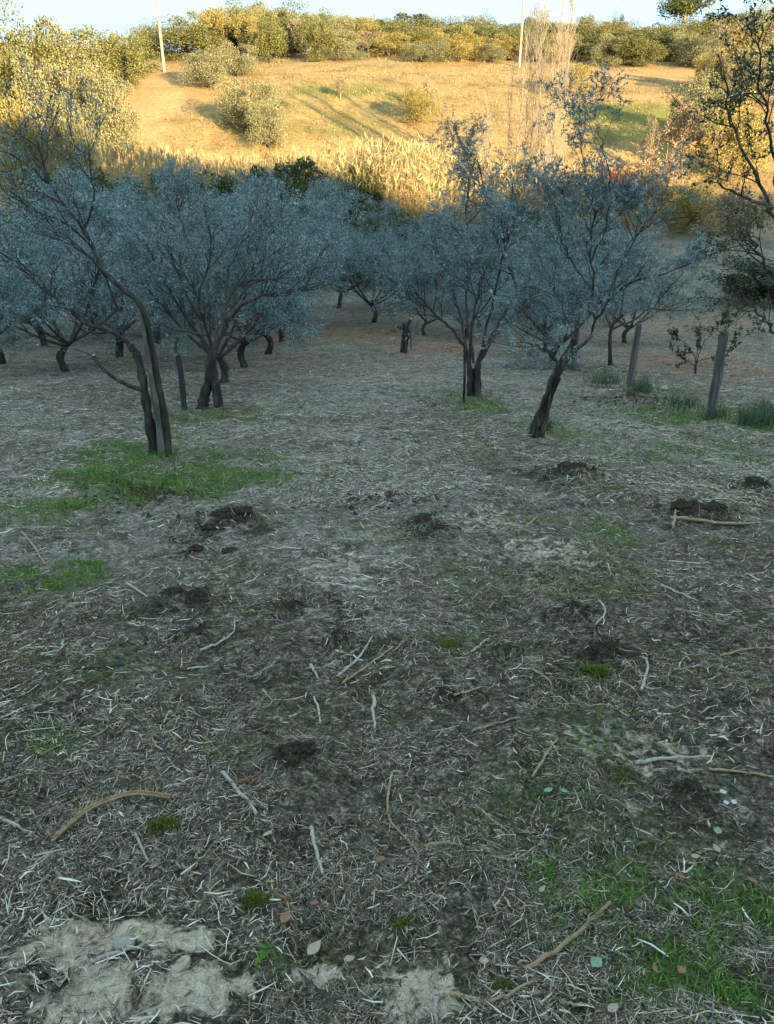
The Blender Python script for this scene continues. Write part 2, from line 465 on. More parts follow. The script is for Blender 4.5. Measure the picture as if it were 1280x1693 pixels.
# ------------------------------------------------------------------ ground sheet
def ground_mat():
    m, nt, out = new_mat('ground')
    A = nt.nodes.new('ShaderNodeAttribute'); A.attribute_name = 'zone_a'
    B = nt.nodes.new('ShaderNodeAttribute'); B.attribute_name = 'zone_b'
    sa = nt.nodes.new('ShaderNodeSeparateColor'); nt.links.new(A.outputs['Color'], sa.inputs[0])
    sb = nt.nodes.new('ShaderNodeSeparateColor'); nt.links.new(B.outputs['Color'], sb.inputs[0])
    red, sand, green = sa.outputs[0], sa.outputs[1], sa.outputs[2]
    hill, pale, dark = sb.outputs[0], sb.outputs[1], sb.outputs[2]
    bare = B.outputs['Alpha']
    f1 = noise(nt, 60, 6, 0.72, dist=0.6); f2 = noise(nt, 17, 7, 0.75, dist=0.8)
    fine = math_n(nt, 'ADD', math_n(nt, 'MULTIPLY', f1, .5), math_n(nt, 'MULTIPLY', f2, .5))
    blot = noise(nt, 2.3, 9, 0.7, dist=1.0); green_n = noise(nt, 1.5, 8, 0.72, dist=1.0)
    mid = noise(nt, 7, 6, 0.65, dist=0.5)
    big = noise(nt, 0.9, 5, 0.6)
    base = ramp(nt, fine, [(.38, (.018, .016, .013)), (.47, (.085, .077, .06)), (.54, (.25, .23, .185)), (.62, (.55, .52, .44))])
    brown = ramp(nt, fine, [(.38, (.016, .013, .009)), (.5, (.085, .070, .048)), (.62, (.30, .25, .185))])
    f = math_n(nt, 'MULTIPLY', math_n(nt, 'SUBTRACT', mid, .38), 3.0, True)
    base = mixc(nt, f, brown, base)
    palec = ramp(nt, fine, [(.38, (.055, .05, .038)), (.45, (.21, .192, .152)), (.53, (.46, .43, .355)), (.62, (.74, .70, .60))])
    base = mixc(nt, math_n(nt, 'MULTIPLY', pale, math_n(nt, 'ADD', mid, .3), True), base, palec)
    redc = ramp(nt, fine, [(.38, (.08, .042, .026)), (.5, (.28, .155, .10)), (.62, (.48, .32, .23))])
    base = mixc(nt, math_n(nt, 'MULTIPLY', red, math_n(nt, 'ADD', mid, .35), True), base, redc)
    sandc = ramp(nt, fine, [(.36, (.22, .17, .115)), (.46, (.55, .455, .335)), (.62, (.78, .69, .54))])
    dk2 = ramp(nt, fine, [(.40, (.010, .008, .006)), (.52, (.035, .029, .021)), (.62, (.15, .125, .09))])
    base = mixc(nt, math_n(nt, 'MULTIPLY', math_n(nt, 'SUBTRACT', blot, .53), 7.0, True), base, dk2)
    gr2 = ramp(nt, fine, [(.40, (.018, .022, .008)), (.5, (.065, .082, .025)), (.62, (.17, .19, .07))])
    base = mixc(nt, math_n(nt, 'MULTIPLY', math_n(nt, 'MULTIPLY', math_n(nt, 'SUBTRACT', green_n, .50), 6.0, True), .75), base, gr2)
    sf = math_n(nt, 'ADD', math_n(nt, 'MULTIPLY', math_n(nt, 'ADD', math_n(nt, 'SUBTRACT', sand, .42), math_n(nt, 'MULTIPLY', math_n(nt, 'SUBTRACT', f2, .5), 2.6)), 2.4), .5, True)
    base = mixc(nt, sf, base, sandc)
    grc = ramp(nt, fine, [(.3, (.03, .045, .012)), (.5, (.085, .125, .028)), (.72, (.17, .21, .06))])
    base = mixc(nt, math_n(nt, 'MULTIPLY', green, math_n(nt, 'ADD', mid, .2), True), base, grc)
    dkc = ramp(nt, fine, [(.3, (.012, .009, .007)), (.5, (.035, .027, .02)), (.75, (.11, .09, .065))])
    base = mixc(nt, dark, base, dkc)
    # far slope
    hb = noise(nt, 0.35, 6, 0.65); hf = noise(nt, 3.0, 6, 0.7)
    hc = ramp(nt, hb, [(.32, (.19, .14, .055)), (.47, (.33, .225, .095)), (.58, (.38, .27, .12)), (.7, (.29, .215, .075))])
    hc = mixc(nt, math_n(nt, 'MULTIPLY', green, math_n(nt, 'ADD', hf, .3), True), hc, (.13, .17, .035))
    hc = mixc(nt, math_n(nt, 'MULTIPLY', bare, math_n(nt, 'ADD', hf, .4), True), hc, (.46, .30, .145))
    hv = ramp(nt, hf, [(.3, (.55, .55, .55)), (.5, (1, 1, 1)), (.7, (1.25, 1.25, 1.25))])
    hc = mixc(nt, 1.0, hc, hv, 'MULTIPLY')
    base = mixc(nt, hill, base, hc)
    p = nt.nodes.new('ShaderNodeBsdfPrincipled'); p.inputs['Roughness'].default_value = .95
    p.inputs['Specular IOR Level'].default_value = .1
    nt.links.new(base, p.inputs['Base Color'])
    b1 = nt.nodes.new('ShaderNodeBump'); b1.inputs['Strength'].default_value = 1.0; b1.inputs['Distance'].default_value = .03
    nt.links.new(fine, b1.inputs['Height'])
    b2 = nt.nodes.new('ShaderNodeBump'); b2.inputs['Strength'].default_value = .8; b2.inputs['Distance'].default_value = .10
    nt.links.new(mid, b2.inputs['Height']); nt.links.new(b1.outputs[0], b2.inputs['Normal'])
    nt.links.new(b2.outputs[0], p.inputs['Normal'])
    nt.links.new(p.outputs[0], out.inputs[0])
    return m
M['ground'] = ground_mat()

def build_ground():
    ys = [-850, -600, -400, -300, -220, -170, -140, -120, -105, -92, -82, -74, -67, -61, -56, -51, -47, -43, -39, -35, -31, -27, -23, -19, -16, -13, -10, -8, -6, -4.5, -3.2, -2.2, -1.4, -.8, -.3, .1, .35]
    y = .5
    while y < 60:
        ys.append(y); y *= 1.0088; 
    while y < 150:
        ys.append(y); y += .7
    while y < 860:
        ys.append(y); y *= 1.06
    ys = np.array(ys)
    tin = np.linspace(-.85, .85, 250)
    outer = np.array([.15, .4, .8, 1.5, 2.5, 4, 6, 9, 13, 18, 25, 34, 45, 60, 80, 110, 150, 210, 300, 450, 700])
    s = np.sqrt(ys ** 2 + 1.1) * (1 + 1.4 * smooth(-2, -20, ys))
    X = np.concatenate([-(.85 * s[:, None] + outer[::-1][None, :]), tin[None, :] * s[:, None], .85 * s[:, None] + outer[None, :]], 1)
    Y = np.repeat(ys[:, None], X.shape[1], 1)
    Z = H(X, Y)
    n, k = X.shape
    i = np.arange(n - 1)[:, None] * k; j = np.arange(k - 1)[None, :]
    Q = np.stack([i + j, i + j + 1, i + k + j + 1, i + k + j], -1).reshape(-1, 4)
    mb = MB(); mb.add(np.stack([X, Y, Z], -1).reshape(-1, 3), Q)
    o = mb.obj('ground', M['ground'], kind='structure')
    x, yv = X.ravel(), Y.ravel()
    hill = smooth(57, 63, yv)
    nearw = 1 - hill
    g = zone(ZG, x, yv) * nearw + zone(HGREEN, x, yv) * hill
    a = np.stack([zone(ZRED, x, yv) * nearw, np.clip(zone(ZSAND, x, yv, .6) * 1.35, 0, 1) * nearw, g, np.ones_like(g)], -1)
    pl = np.maximum(zone(ZPALE, x, yv), (.55 + .6 * fbm(x / 3, yv / 3, 71, 3)) * smooth(2.8, 6, yv))
    b = np.stack([hill, np.clip(pl, 0, 1), np.clip(zone(ZDARK, x, yv) * (.7 + 2.2 * fbm(x / .12, yv / .12, 83, 3)), 0, 1) * .85, zone(HBARE, x, yv) * hill], -1)
    for nm, arr in (('zone_a', a), ('zone_b', b)):
        at = o.data.attributes.new(nm, 'FLOAT_COLOR', 'POINT')
        at.data.foreach_set('color', arr.astype(np.float32).ravel())
build_ground()

# ------------------------------------------------------------------ tree builders
def skeleton_twigs(rng, limbs, levels, out_tubes, tips):
    """limbs: list of (points, r0, r1, t_start). Grows side branches; levels: list of dicts."""
    cur = limbs
    for li, lv in enumerate(levels):
        nxt = []
        for (pts, r0, r1, t0) in cur:
            n = len(pts)
            seglen = np.linalg.norm(np.diff(pts, axis=0), axis=1).sum()
            cnt = max(1, int(round(lv['per_m'] * seglen * (1 - t0) * rng.uniform(.7, 1.3))))
            for _ in range(cnt):
                t = t0 + (1 - t0) * rng.random() ** .8
                f = t * (n - 1); i = min(int(f), n - 2); a = f - i
                p = pts[i] * (1 - a) + pts[i + 1] * a
                tan = norm(pts[i + 1] - pts[i])
                rd = rng.normal(size=3); rd -= tan * rd.dot(tan); rd = norm(rd)
                ang = R(rng.uniform(*lv['ang']))
                d = norm(tan * math.cos(ang) + rd * math.sin(ang) + np.array(lv.get('bias', (0, 0, .25))))
                L = rng.uniform(*lv['len']) * (1 - .35 * t)
                ns = lv.get('seg', 4)
                q = [p]; dd = d.copy()
                for s_ in range(ns):
                    dd = norm(dd + rng.normal(size=3) * lv.get('wob', .18) + np.array([0, 0, lv.get('curl', 0.0)]))
                    q.append(q[-1] + dd * L / ns)
                q = np.array(q)
                rr0 = min((r0 * (1 - t) + r1 * t) * .7, lv['r'] * rng.uniform(.8, 1.2)); rr1 = max(rr0 * .4, .0012)
                nxt.append((q, rr0, rr1, .15))
        for (q, a, b, _) in nxt:
            out_tubes.append((q, a, b, lv.get('sides', 4)))
        cur = nxt
    tips.extend(cur)

def leaf_on(mb, rng, twigs, count, L, W, spread=.8, droop=0.0, jitter=.012):
    P, D = [], []
    per_m = count / sum(np.linalg.norm(np.diff(q, axis=0), axis=1).sum() for (q, _a, _b, _c) in twigs)
    for (q, r0, r1, _) in twigs:
        seg = np.diff(q, axis=0); sl = np.linalg.norm(seg, axis=1); tot = sl.sum()
        n = rng.poisson(per_m * tot)
        if n == 0: continue
        t = rng.random(n) * (len(q) - 1); i = t.astype(int); a = (t - i)[:, None]
        P.append(q[i] * (1 - a) + q[i + 1] * a + rng.normal(size=(n, 3)) * jitter)
        D.append(norm(seg[i]) + rng.normal(size=(n, 3)) * spread + np.array([0, 0, -droop]))
    if not P: return
    P = np.concatenate(P); D = np.concatenate(D)
    n = len(P)
    leaves(mb, P, D, rng.uniform(L * .6, L * 1.3, n), rng.uniform(W * .7, W * 1.3, n), rng, fold=.15)

def finish_tree(name, base, label, cat, main_tubes, limbs, tubes, tips, leaf_args, mats, rng, group=None, extra=None):
    """world-space tubes -> thing at base with trunk, branches, crown"""
    base = np.array(base, float)
    root = empty(name, base, label, cat, group)
    mb = MB()
    for (pts, rad, sides, rough) in main_tubes:
        tube(mb, np.asarray(pts) - base, rad, sides, rng, rough, flute=.24 if sides > 7 else 0)
    mb.obj('trunk', mats[0], root)
    if tubes:
        mb = MB()
        for (P, a, b, t) in limbs:
            tube(mb, P - base, np.linspace(a, b, len(P)), 7, rng, .08)
        for (q, a, b, s) in tubes:
            tube(mb, q - base, np.linspace(a, b, len(q)), s, cap=False)
        mb.obj('branches', mats[1], root)
    if leaf_args:
        mb = MB()
        leaf_on(mb, rng, [(q - base, a, b, c) for (q, a, b, c) in tips], **leaf_args)
        if mb.n: mb.obj('crown', mats[2], root)
    return root

def px_limb(Y, pts, n=14, rng=None, wob=0.0):
    """a limb drawn as (u, v, depth offset) points at ground distance Y"""
    P = np.array([at_y(p[0], p[1], Y + (p[2] if len(p) > 2 else 0)) for p in pts])
    P = resample(P, n)
    if rng is not None and wob > 0:
        w = rng.normal(size=P.shape) * wob; w[0] = 0
        P = P + w
    return P

# ------------------------------------------------------------------ hero olive on the left
def left_tree():
    rng = np.random.default_rng(11)
    b = gp(266, 758); Y = b[1]
    low = b.copy(); low[2] -= .12
    st_l = px_limb(Y, [(258, 765, 0), (250, 715), (243, 670), (237, 630, .02), (228, 590, .05), (215, 570, .05)], 22)
    st_m = px_limb(Y, [(269, 770, -.04), (262, 700, -.05), (253, 640, -.04), (245, 590, -.03), (238, 545, -.01), (230, 510, .02)], 22)
    st_r = px_limb(Y, [(279, 768, 0), (273, 700, .02), (262, 640, .03), (252, 580, .03), (244, 538, .03), (232, 505, .03), (215, 487, .04)], 26)
    root = empty('olive_tree', b, 'leaning olive with split double trunk and bare pale stem, nearest tree on the left', 'tree')
    mb = MB(); tube(mb, st_l - b, np.linspace(.060, .030, len(st_l)) * (1 + .15 * np.sin(np.arange(len(st_l)) * 1.3)), 12, rng, .13, flute=.18)
    mb.obj('trunk', M['bark'], root)
    mb = MB(); tube(mb, st_m - b, np.linspace(.036, .014, len(st_m)) * (1 + .08 * np.sin(np.arange(len(st_m)) * .9)), 10, rng, .10, flute=.22)
    o = mb.obj('bare_stem', M['bark_pale'], root); o['label'] = 'pale stem of the trunk with its bark gone'
    mb = MB(); tube(mb, st_r - b, np.linspace(.050, .027, len(st_r)), 12, rng, .09, flute=.15)
    mb.obj('mossy_stem', M['bark_moss'], root)
    limbs = []
    def limb(pts, r0, r1, t0=.25, n=16):
        P = px_limb(Y, pts, n, rng, .006); limbs.append((P, r0, r1, t0)); return P
    limb([(218, 488, .04), (197, 472, .06), (180, 458, .1), (165, 440, .14), (152, 408, .2), (136, 376, .25), (108, 340, .3), (86, 308, .34), (74, 278, .38), (62, 235, .4)], .030, .006, .35, 22)
    limb([(140, 382, .24), (150, 350, .2), (156, 322, .15), (150, 285, .1), (148, 250, .1), (140, 205, .1)], .011, .003, .2)
    limb([(178, 457, .1), (150, 428, 0), (118, 405, -.1), (90, 393, -.2), (55, 385, -.3)], .013, .003, .2)
    limb([(197, 512, .1), (182, 480, .12), (166, 445, .15), (140, 415, .3), (95, 380, .5), (40, 330, .7), (0, 310, .9)], .014, .004, .3)
    limb([(228, 592, .05), (212, 568, .1), (190, 550, .15), (160, 540, .2), (128, 525, .2), (95, 495, .2), (60, 466, .25), (22, 437, .3), (-30, 412, .3)], .030, .007, .3, 22)
    limb([(132, 527, .2), (108, 505, 0), (86, 492, -.1), (88, 452, -.2)], .012, .004, .2)
    limb([(188, 549, .15), (150, 550, .0), (128, 538, -.1), (118, 524, -.2)], .012, .004, .4)
    limb([(150, 538, .2), (140, 505, .4), (128, 478, .6), (118, 440, .8)], .010, .003, .2)
    limb([(60, 466, .25), (40, 440, .1), (10, 425, -.2), (-40, 380, -.4)], .010, .003, .2)
    limb([(86, 308, .34), (60, 285, .2), (30, 262, 0), (-10, 245, -.2)], .009, .003, .2)
    limb([(108, 340, .3), (70, 320, .6), (20, 290, .9), (-30, 270, 1.2)], .009, .003, .2)
    limb([(152, 408, .2), (110, 370, .1), (60, 350, -.1), (10, 310, -.2), (-30, 285, -.2)], .011, .003, .2)
    limb([(74, 278, .38), (80, 230, .5), (95, 180, .6), (100, 130, .7)], .007, .002, .2)
    limb([(80, 290, .38), (50, 240, .4), (40, 190, .4), (30, 140, .5)], .007, .002, .2)
    limb([(150, 270, .1), (120, 230, .2), (110, 170, .3)], .006, .002, .2)
    stub = px_limb(Y, [(236, 645), (212, 637, -.03), (185, 622, -.05), (168, 607, -.06), (155, 588, -.06)], 14)
    mb = MB()
    for (P, a, c, t) in limbs: tube(mb, P - b, np.linspace(a, c, len(P)), 7, rng, .07)
    tube(mb, stub - b, np.linspace(.024, .017, len(stub)), 8, rng, .1)
    mb.obj('limbs', M['bark'], root)
    mb = MB(); q = stub[-1] - b; d = norm(stub[-1] - stub[-2]); tube(mb, np.array([q - d * .004, q + d * .012]), [.0165, .0155], 9)
    mb.obj('cut_end', M['cut_wood'], root)
    tw = px_limb(Y, [(157, 592, -.05), (135, 580, -.1), (100, 575, -.1), (62, 572, -.1)], 10)
    up = [l for l in limbs]
    tubes = [(tw, .006, .002, 4)]; tips = [(tw, .006, .002, .2)]
    skeleton_twigs(rng, up, [dict(per_m=10, ang=(20, 60), len=(.3, .8), r=.0055, bias=(-.12, 0, .3), wob=.16, sides=4, seg=5),
                             dict(per_m=13, ang=(20, 55), len=(.12, .35), r=.0028, bias=(-.05, 0, .2), wob=.15, sides=3, seg=3)], tubes, tips)
    mb = MB()
    for (q, a, c, s) in tubes: tube(mb, q - b, np.linspace(a, c, len(q)), s, cap=False)
    mb.obj('branches', M['twig'], root)
    mb = MB(); leaf_on(mb, rng, [(q - b, a, c, e) for (q, a, c, e) in tips], count=5000, L=.042, W=.0115, spread=.6)
    mb.obj('crown', M['olive_leaf'], root)
left_tree()

# ------------------------------------------------------------------ olive with the arching limb, second in the left row
LV_OLIVE = [dict(per_m=6.5, ang=(25, 70), len=(.55, 1.15), r=.014, bias=(0, 0, .38), wob=.18, sides=5, seg=5),
            dict(per_m=10, ang=(25, 65), len=(.3, .75), r=.006, bias=(0, 0, .22), wob=.2, sides=4, seg=4),
            dict(per_m=14, ang=(25, 60), len=(.15, .38), r=.003, bias=(0, 0, .05), wob=.2, sides=3, seg=3, curl=-.06)]

def px_tree(name, label, seed, base_px, trunk, limbs_px, leafd, Yoff=0.0, levels=LV_OLIVE, mats=('bark', 'twig', 'olive_leaf'), extra_tubes=None, Y=None):
    rng = np.random.default_rng(seed)
    b = gp(*base_px); Y = b[1] + Yoff
    main, limbs = [], []
    for (pts, r0, r1, n) in trunk:
        P = px_limb(Y, pts, n, rng, .004); P[0][2] = min(P[0][2], H(P[0][0], P[0][1]) - .05)
        tt = np.linspace(0, 1, len(P))
        main.append((P, np.linspace(r0, r1, len(P)) * (1 + .10 * np.sin(np.arange(len(P)) * 1.7) + .45 * np.exp(-tt * 9)), 14, .09))
    for (pts, r0, r1, t0) in limbs_px:
        P = px_limb(Y, pts, 18, rng, .012)
        limbs.append((P, r0, r1, t0))
    tubes, tips = [], []
    skeleton_twigs(rng, limbs, levels, tubes, tips)
    return finish_tree(name, b, label, 'tree', main, limbs, tubes, tips, leafd, [M[m] for m in mats], rng)

px_tree('olive_tree', 'olive with twisted low trunk and long limb arching right, beside the dark stake', 21, (338, 676),
        [([(333, 682), (338, 655, .03), (346, 622, .05), (350, 585, .05)], .082, .06, 18), ([(358, 640), (352, 615), (352, 580)], .06, .055, 10)],
        [([(352, 588, .05), (368, 548, 0), (385, 520, -.1), (410, 498, -.2), (445, 485, -.3), (480, 481, -.3), (520, 478, -.3)], .05, .014, .35),
         ([(350, 585, .05), (366, 540, .2), (372, 505, .4), (392, 475, .5), (420, 462, .6), (455, 462, .7), (490, 440, .8)], .042, .012, .35),
         ([(348, 588, .05), (333, 552, .1), (328, 515, .2), (332, 480, .3), (345, 440, .4), (350, 390, .5)], .042, .010, .35),
         ([(335, 556, .1), (312, 548, -.2), (285, 545, -.4), (262, 530, -.5)], .025, .008, .3),
         ([(332, 530, .2), (312, 495, 0), (296, 460, -.1), (280, 415, -.2), (270, 370, -.3)], .025, .007, .3),
         ([(372, 505, .4), (378, 450, .7), (400, 400, 1.0), (420, 350, 1.1)], .022, .007, .3),
         ([(352, 580, .05), (358, 520, .8), (330, 440, 1.4), (300, 370, 1.8), (290, 320, 2.0)], .03, .008, .35),
         ([(352, 580, .05), (380, 520, .8), (430, 430, 1.5), (460, 370, 1.8)], .03, .008, .35)],
        dict(count=14000, L=.05, W=.013, spread=.7), levels=[dict(LV_OLIVE[0], per_m=5.5, r=.011), dict(LV_OLIVE[1], per_m=9), dict(LV_OLIVE[2], per_m=12)])

# olive with twin stems, right of the track
px_tree('olive_tree', 'bushy olive with twin stems and a thin stake at its foot, right of the track', 31, (785, 661),
        [([(778, 668), (777, 635), (776, 605), (770, 578)], .065, .04, 14), ([(790, 668), (789, 630), (791, 600), (806, 572)], .07, .045, 14), ([(784, 668, .06), (783, 640, .06), (783, 610, .05)], .06, .04, 8)],
        [([(770, 580), (752, 549, -.1), (724, 525, -.2), (703, 503, -.3), (680, 470, -.3)], .032, .009, .3),
         ([(806, 573), (820, 544), (838, 512, .1), (855, 486, .2), (843, 448, .3), (824, 405, .3), (816, 372, .3), (800, 320, .3), (790, 262, .3)], .034, .007, .3),
         ([(776, 605), (778, 550, -.3), (788, 500, -.5), (800, 450, -.6), (785, 400, -.6)], .028, .007, .3),
         ([(772, 582), (760, 520, .5), (740, 460, .8), (720, 410, 1.0)], .026, .007, .3),
         ([(808, 570), (840, 530, .5), (880, 490, .8), (905, 440, 1.0)], .028, .007, .3),
         ([(783, 600), (770, 500, .6), (775, 420, .9), (770, 340, 1.0), (780, 270, 1.0)], .028, .006, .3),
         ([(790, 600), (815, 500, -.5), (830, 430, -.8), (850, 370, -.9), (845, 300, -.9)], .028, .006, .3)],
        dict(count=26000, L=.055, W=.014, spread=.7))

# leaning olive with the cut trunk, right
px_tree('olive_tree', 'leaning olive with dark hollow trunk and short cut stub, nearest tree on the right', 41, (884, 727),
        [([(880, 733), (889, 698), (901, 668), (914, 632), (928, 601), (942, 578), (950, 560)], .066, .034, 24), ([(893, 733, -.03), (899, 700, -.03), (910, 660, -.04), (924, 625, -.04)], .042, .024, 12)],
        [([(914, 632), (936, 600, .1), (957, 577, .15), (975, 556, .2), (985, 528, .2), (999, 508, .1), (1014, 486, 0), (1037, 472, -.1), (1085, 456, -.2), (1120, 440, -.2)], .03, .007, .42),
         ([(985, 528, .2), (974, 505, .25), (979, 480, .3), (976, 434, .3), (978, 388, .3), (980, 340, .3), (965, 270, .3), (960, 200, .3)], .020, .004, .25),
         ([(999, 508, .1), (1020, 450, .3), (1045, 400, .4), (1085, 350, .5), (1100, 320, .5)], .016, .004, .25),
         ([(926, 603), (907, 581, -.1), (882, 571, -.2), (856, 566, -.3)], .022, .006, .35),
         ([(980, 480, .3), (945, 430, .2), (925, 380, .1), (915, 330, 0)], .013, .004, .25),
         ([(957, 577, .15), (935, 520, .4), (910, 470, .6), (890, 420, .7)], .015, .004, .3),
         ([(976, 434, .3), (1000, 380, .0), (1010, 320, -.2), (1000, 250, -.3), (985, 200, -.3)], .012, .003, .25)],
        dict(count=14500, L=.048, W=.0125, spread=.7), mats=('bark_red', 'twig', 'olive_leaf'),
        levels=[dict(per_m=8, ang=(25, 65), len=(.35, .85), r=.008, bias=(0, 0, .35), wob=.18, sides=4, seg=5),
                dict(per_m=12, ang=(25, 60), len=(.2, .45), r=.0042, bias=(0, 0, .2), wob=.2, sides=3, seg=4),
                dict(per_m=14, ang=(25, 60), len=(.1, .24), r=.0024, bias=(0, 0, .05), wob=.2, sides=3, seg=3)])

# tree at the right edge, trunk just outside the frame
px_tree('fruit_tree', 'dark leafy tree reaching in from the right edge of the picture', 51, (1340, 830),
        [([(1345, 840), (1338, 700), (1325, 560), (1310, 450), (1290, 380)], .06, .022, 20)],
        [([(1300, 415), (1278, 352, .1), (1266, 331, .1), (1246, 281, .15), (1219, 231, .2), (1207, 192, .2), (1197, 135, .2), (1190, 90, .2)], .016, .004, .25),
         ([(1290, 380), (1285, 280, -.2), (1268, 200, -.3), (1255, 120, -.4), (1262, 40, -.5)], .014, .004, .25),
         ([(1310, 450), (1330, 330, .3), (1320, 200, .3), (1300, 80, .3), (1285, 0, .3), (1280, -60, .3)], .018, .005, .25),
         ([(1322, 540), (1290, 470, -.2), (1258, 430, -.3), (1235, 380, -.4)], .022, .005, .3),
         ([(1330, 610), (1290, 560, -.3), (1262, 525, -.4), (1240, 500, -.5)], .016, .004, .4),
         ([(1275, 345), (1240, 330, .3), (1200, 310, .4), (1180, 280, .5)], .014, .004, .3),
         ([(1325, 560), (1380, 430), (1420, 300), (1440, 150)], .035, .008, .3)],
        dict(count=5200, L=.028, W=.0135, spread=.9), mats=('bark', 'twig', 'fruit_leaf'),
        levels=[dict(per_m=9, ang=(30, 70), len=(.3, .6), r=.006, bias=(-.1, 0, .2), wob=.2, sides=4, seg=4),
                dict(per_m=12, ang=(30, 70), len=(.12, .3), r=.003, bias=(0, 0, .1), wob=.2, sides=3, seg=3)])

# pruned tree behind the middle post
px_tree('olive_tree', 'thin pruned olive with one long level branch, behind the middle fence post', 61, (1012, 606),
        [([(1010, 612), (1008, 570), (1012, 540), (1030, 520)], .05, .035, 12)],
        [([(1012, 545), (1050, 528, .2), (1072, 511, .3), (1110, 513, .3), (1150, 511, .2), (1185, 504, .1)], .03, .008, .5),
         ([(1072, 511, .3), (1085, 480, .4), (1110, 455, .5), (1140, 440, .5)], .016, .005, .3),
         ([(1025, 524), (1035, 470, .5), (1050, 420, .8), (1070, 380, 1.0)], .026, .006, .3),
         ([(1010, 545), (995, 500, .6), (980, 450, .9), (970, 410, 1.1)], .028, .006, .3),
         ([(1015, 535), (1020, 480, 1.2), (1000, 420, 1.6), (1010, 370, 1.8)], .026, .006, .3)],
        dict(count=12000, L=.06, W=.015, spread=.7), levels=[dict(LV_OLIVE[0], per_m=4.5), dict(LV_OLIVE[1], per_m=8), dict(LV_OLIVE[2], per_m=10)])

# ------------------------------------------------------------------ olives of the grove further back
def auto_olive(seed, h=4.6, spread=2.3, trunk_h=.7, leafd=None):
    rng = np.random.default_rng(seed)
    tr = resample(np.array([[0, 0, -.15], [rng.normal() * .06, rng.normal() * .06, trunk_h * .5], [rng.normal() * .12, rng.normal() * .12, trunk_h]]), 12)
    main = [(tr, np.linspace(.095, .07, len(tr)) * (1 + .1 * np.sin(np.arange(len(tr)) * 1.1)), 10, .12)]
    limbs = []
    nl = 7
    for k in range(nl):
        a = 2 * math.pi * (k + rng.uniform(-.25, .25)) / nl
        rad = spread * rng.uniform(.45, .95); hh = (h - trunk_h) * rng.uniform(.22, .85)
        d = np.array([math.cos(a), math.sin(a), 0])
        p0 = tr[-1] + np.array([0, 0, -.08])
        pts = [p0, p0 + d * rad * .35 + [0, 0, hh * .25], p0 + d * rad * .7 + [0, 0, hh * .6], p0 + d * rad + [0, 0, hh * rng.uniform(.8, 1.0)]]
        P = resample(np.array(pts), 14) + rng.normal(size=(1, 3)) * .02
        P[0] = p0
        limbs.append((P, .042, .010, .25))
    tubes, tips = [], []
    skeleton_twigs(rng, limbs, [dict(LV_OLIVE[0], per_m=6, len=(.7, 1.5), r=.013), dict(LV_OLIVE[1], per_m=7, len=(.4, .9)), dict(LV_OLIVE[2], per_m=8, len=(.2, .5), r=.0035)], tubes, tips)
    return finish_tree('olive_tree', (0, 0, 0), '', 'tree', main, limbs, tubes, tips, leafd or dict(count=29000, L=.08, W=.019, spread=.8, jitter=.04, droop=.25), [M['bark'], M['twig'], M['olive_leaf']], rng)

protos = [auto_olive(100 + k, h=4.4 + .25 * k, spread=2.2 + .15 * k) for k in range(4)]
first = [True] * 4
rg = random.Random(5)
def put_olive(k, x, y, s, label, group=None):
    z = float(H(x, y))
    rz = rg.uniform(0, 6.28)
    if first[k]:
        o = protos[k]; first[k] = False
        o.location = (x, y, z); o.rotation_euler = (0, 0, rz); o.scale = (s, s, s); o['label'] = label
        if group: o['group'] = group
    else:
        copy_tree(protos[k], (x, y, z), rz, (s, s, s), label, group)

GL = 'olives of the left grove'
ordn = ['third', 'fourth', 'fifth', 'sixth', 'seventh', 'eighth']
for i, (x, y, s) in enumerate([(-3.6, 16.5, .95), (-3.9, 21.0, 1.1), (-4.1, 26.0, 1.25), (-4.3, 31.5, 1.35), (-4.6, 37.5, 1.4)]):
    put_olive(i % 4, x, y, s, 'olive in the row along the left of the track, %s tree counted from the camera' % ordn[i])
for i, (x, y, s) in enumerate([(-8.2, 19.5, 1.05), (-8.6, 24.5, 1.25), (-8.9, 30, 1.4), (-9.2, 36, 1.5)]):
    put_olive((i + 1) % 4, x, y, s, 'misty grey olive in the second row of the left grove, %s from the front' % ['first', 'second', 'third', 'last'][i])
for i, (x, y, s) in enumerate([(-11.3, 22.3, 1.05), (-12.9, 29, 1.3), (-13.3, 35, 1.4), (-14.2, 41, 1.5), (-17.6, 31, 1.3), (-18.5, 38, 1.45), (-21, 43, 1.55), (-8.5, 43, 1.5)]):
    if i == 0: put_olive(2, x, y, s, 'olive with slim dark trunk at the left edge, nearest of the outer row')
    elif i == 1: put_olive(3, x, y, s, 'olive with dark trunk standing second in the outer left row')
    else: put_olive(i % 4, x, y, s, 'blue-grey olive far back in the left grove, %s' % ['behind the second outer tree', 'deepest of the outer row', 'nearest to the left edge at the back', 'second from the left edge at the back', 'farthest at the left edge', 'just behind the row along the track'][i - 2], GL)
put_olive(1, -.7, 38.5, 1.3, 'rounded blue-grey olive at the end of the track, left of the pruned stump')
put_olive(2, 1.7, 34.5, .8, 'olive behind the pruned stump at the end of the track')
put_olive(0, 4.6, 21, .95, 'olive behind the twin-stemmed olive on the right of the track')
put_olive(3, 5.6, 27, 1.0, 'olive further back behind the leaning cut olive on the right')
for (k, x, y, s_, lab) in [(3, -2.8, 45, 1.4, 'hazy olive closing the end of the track, left of centre'), (0, 1.6, 46, 1.4, 'hazy olive closing the end of the track, right of centre'), (2, 4.4, 36.5, 1.2, 'olive right of the pruned stump, far down the grove'),
                          (1, 7.4, 36, 1.05, 'olive far back behind the thin pruned olive'), (3, 6.4, 44, 1.3, 'farthest olive on the right side of the grove'), (2, 3.3, 32.5, .8, 'small olive just right of the pruned stump')]:
    put_olive(k, x, y, s_, lab)
put_olive(1, 9.6, 31, .9, 'olive at the back right beyond the fence posts')

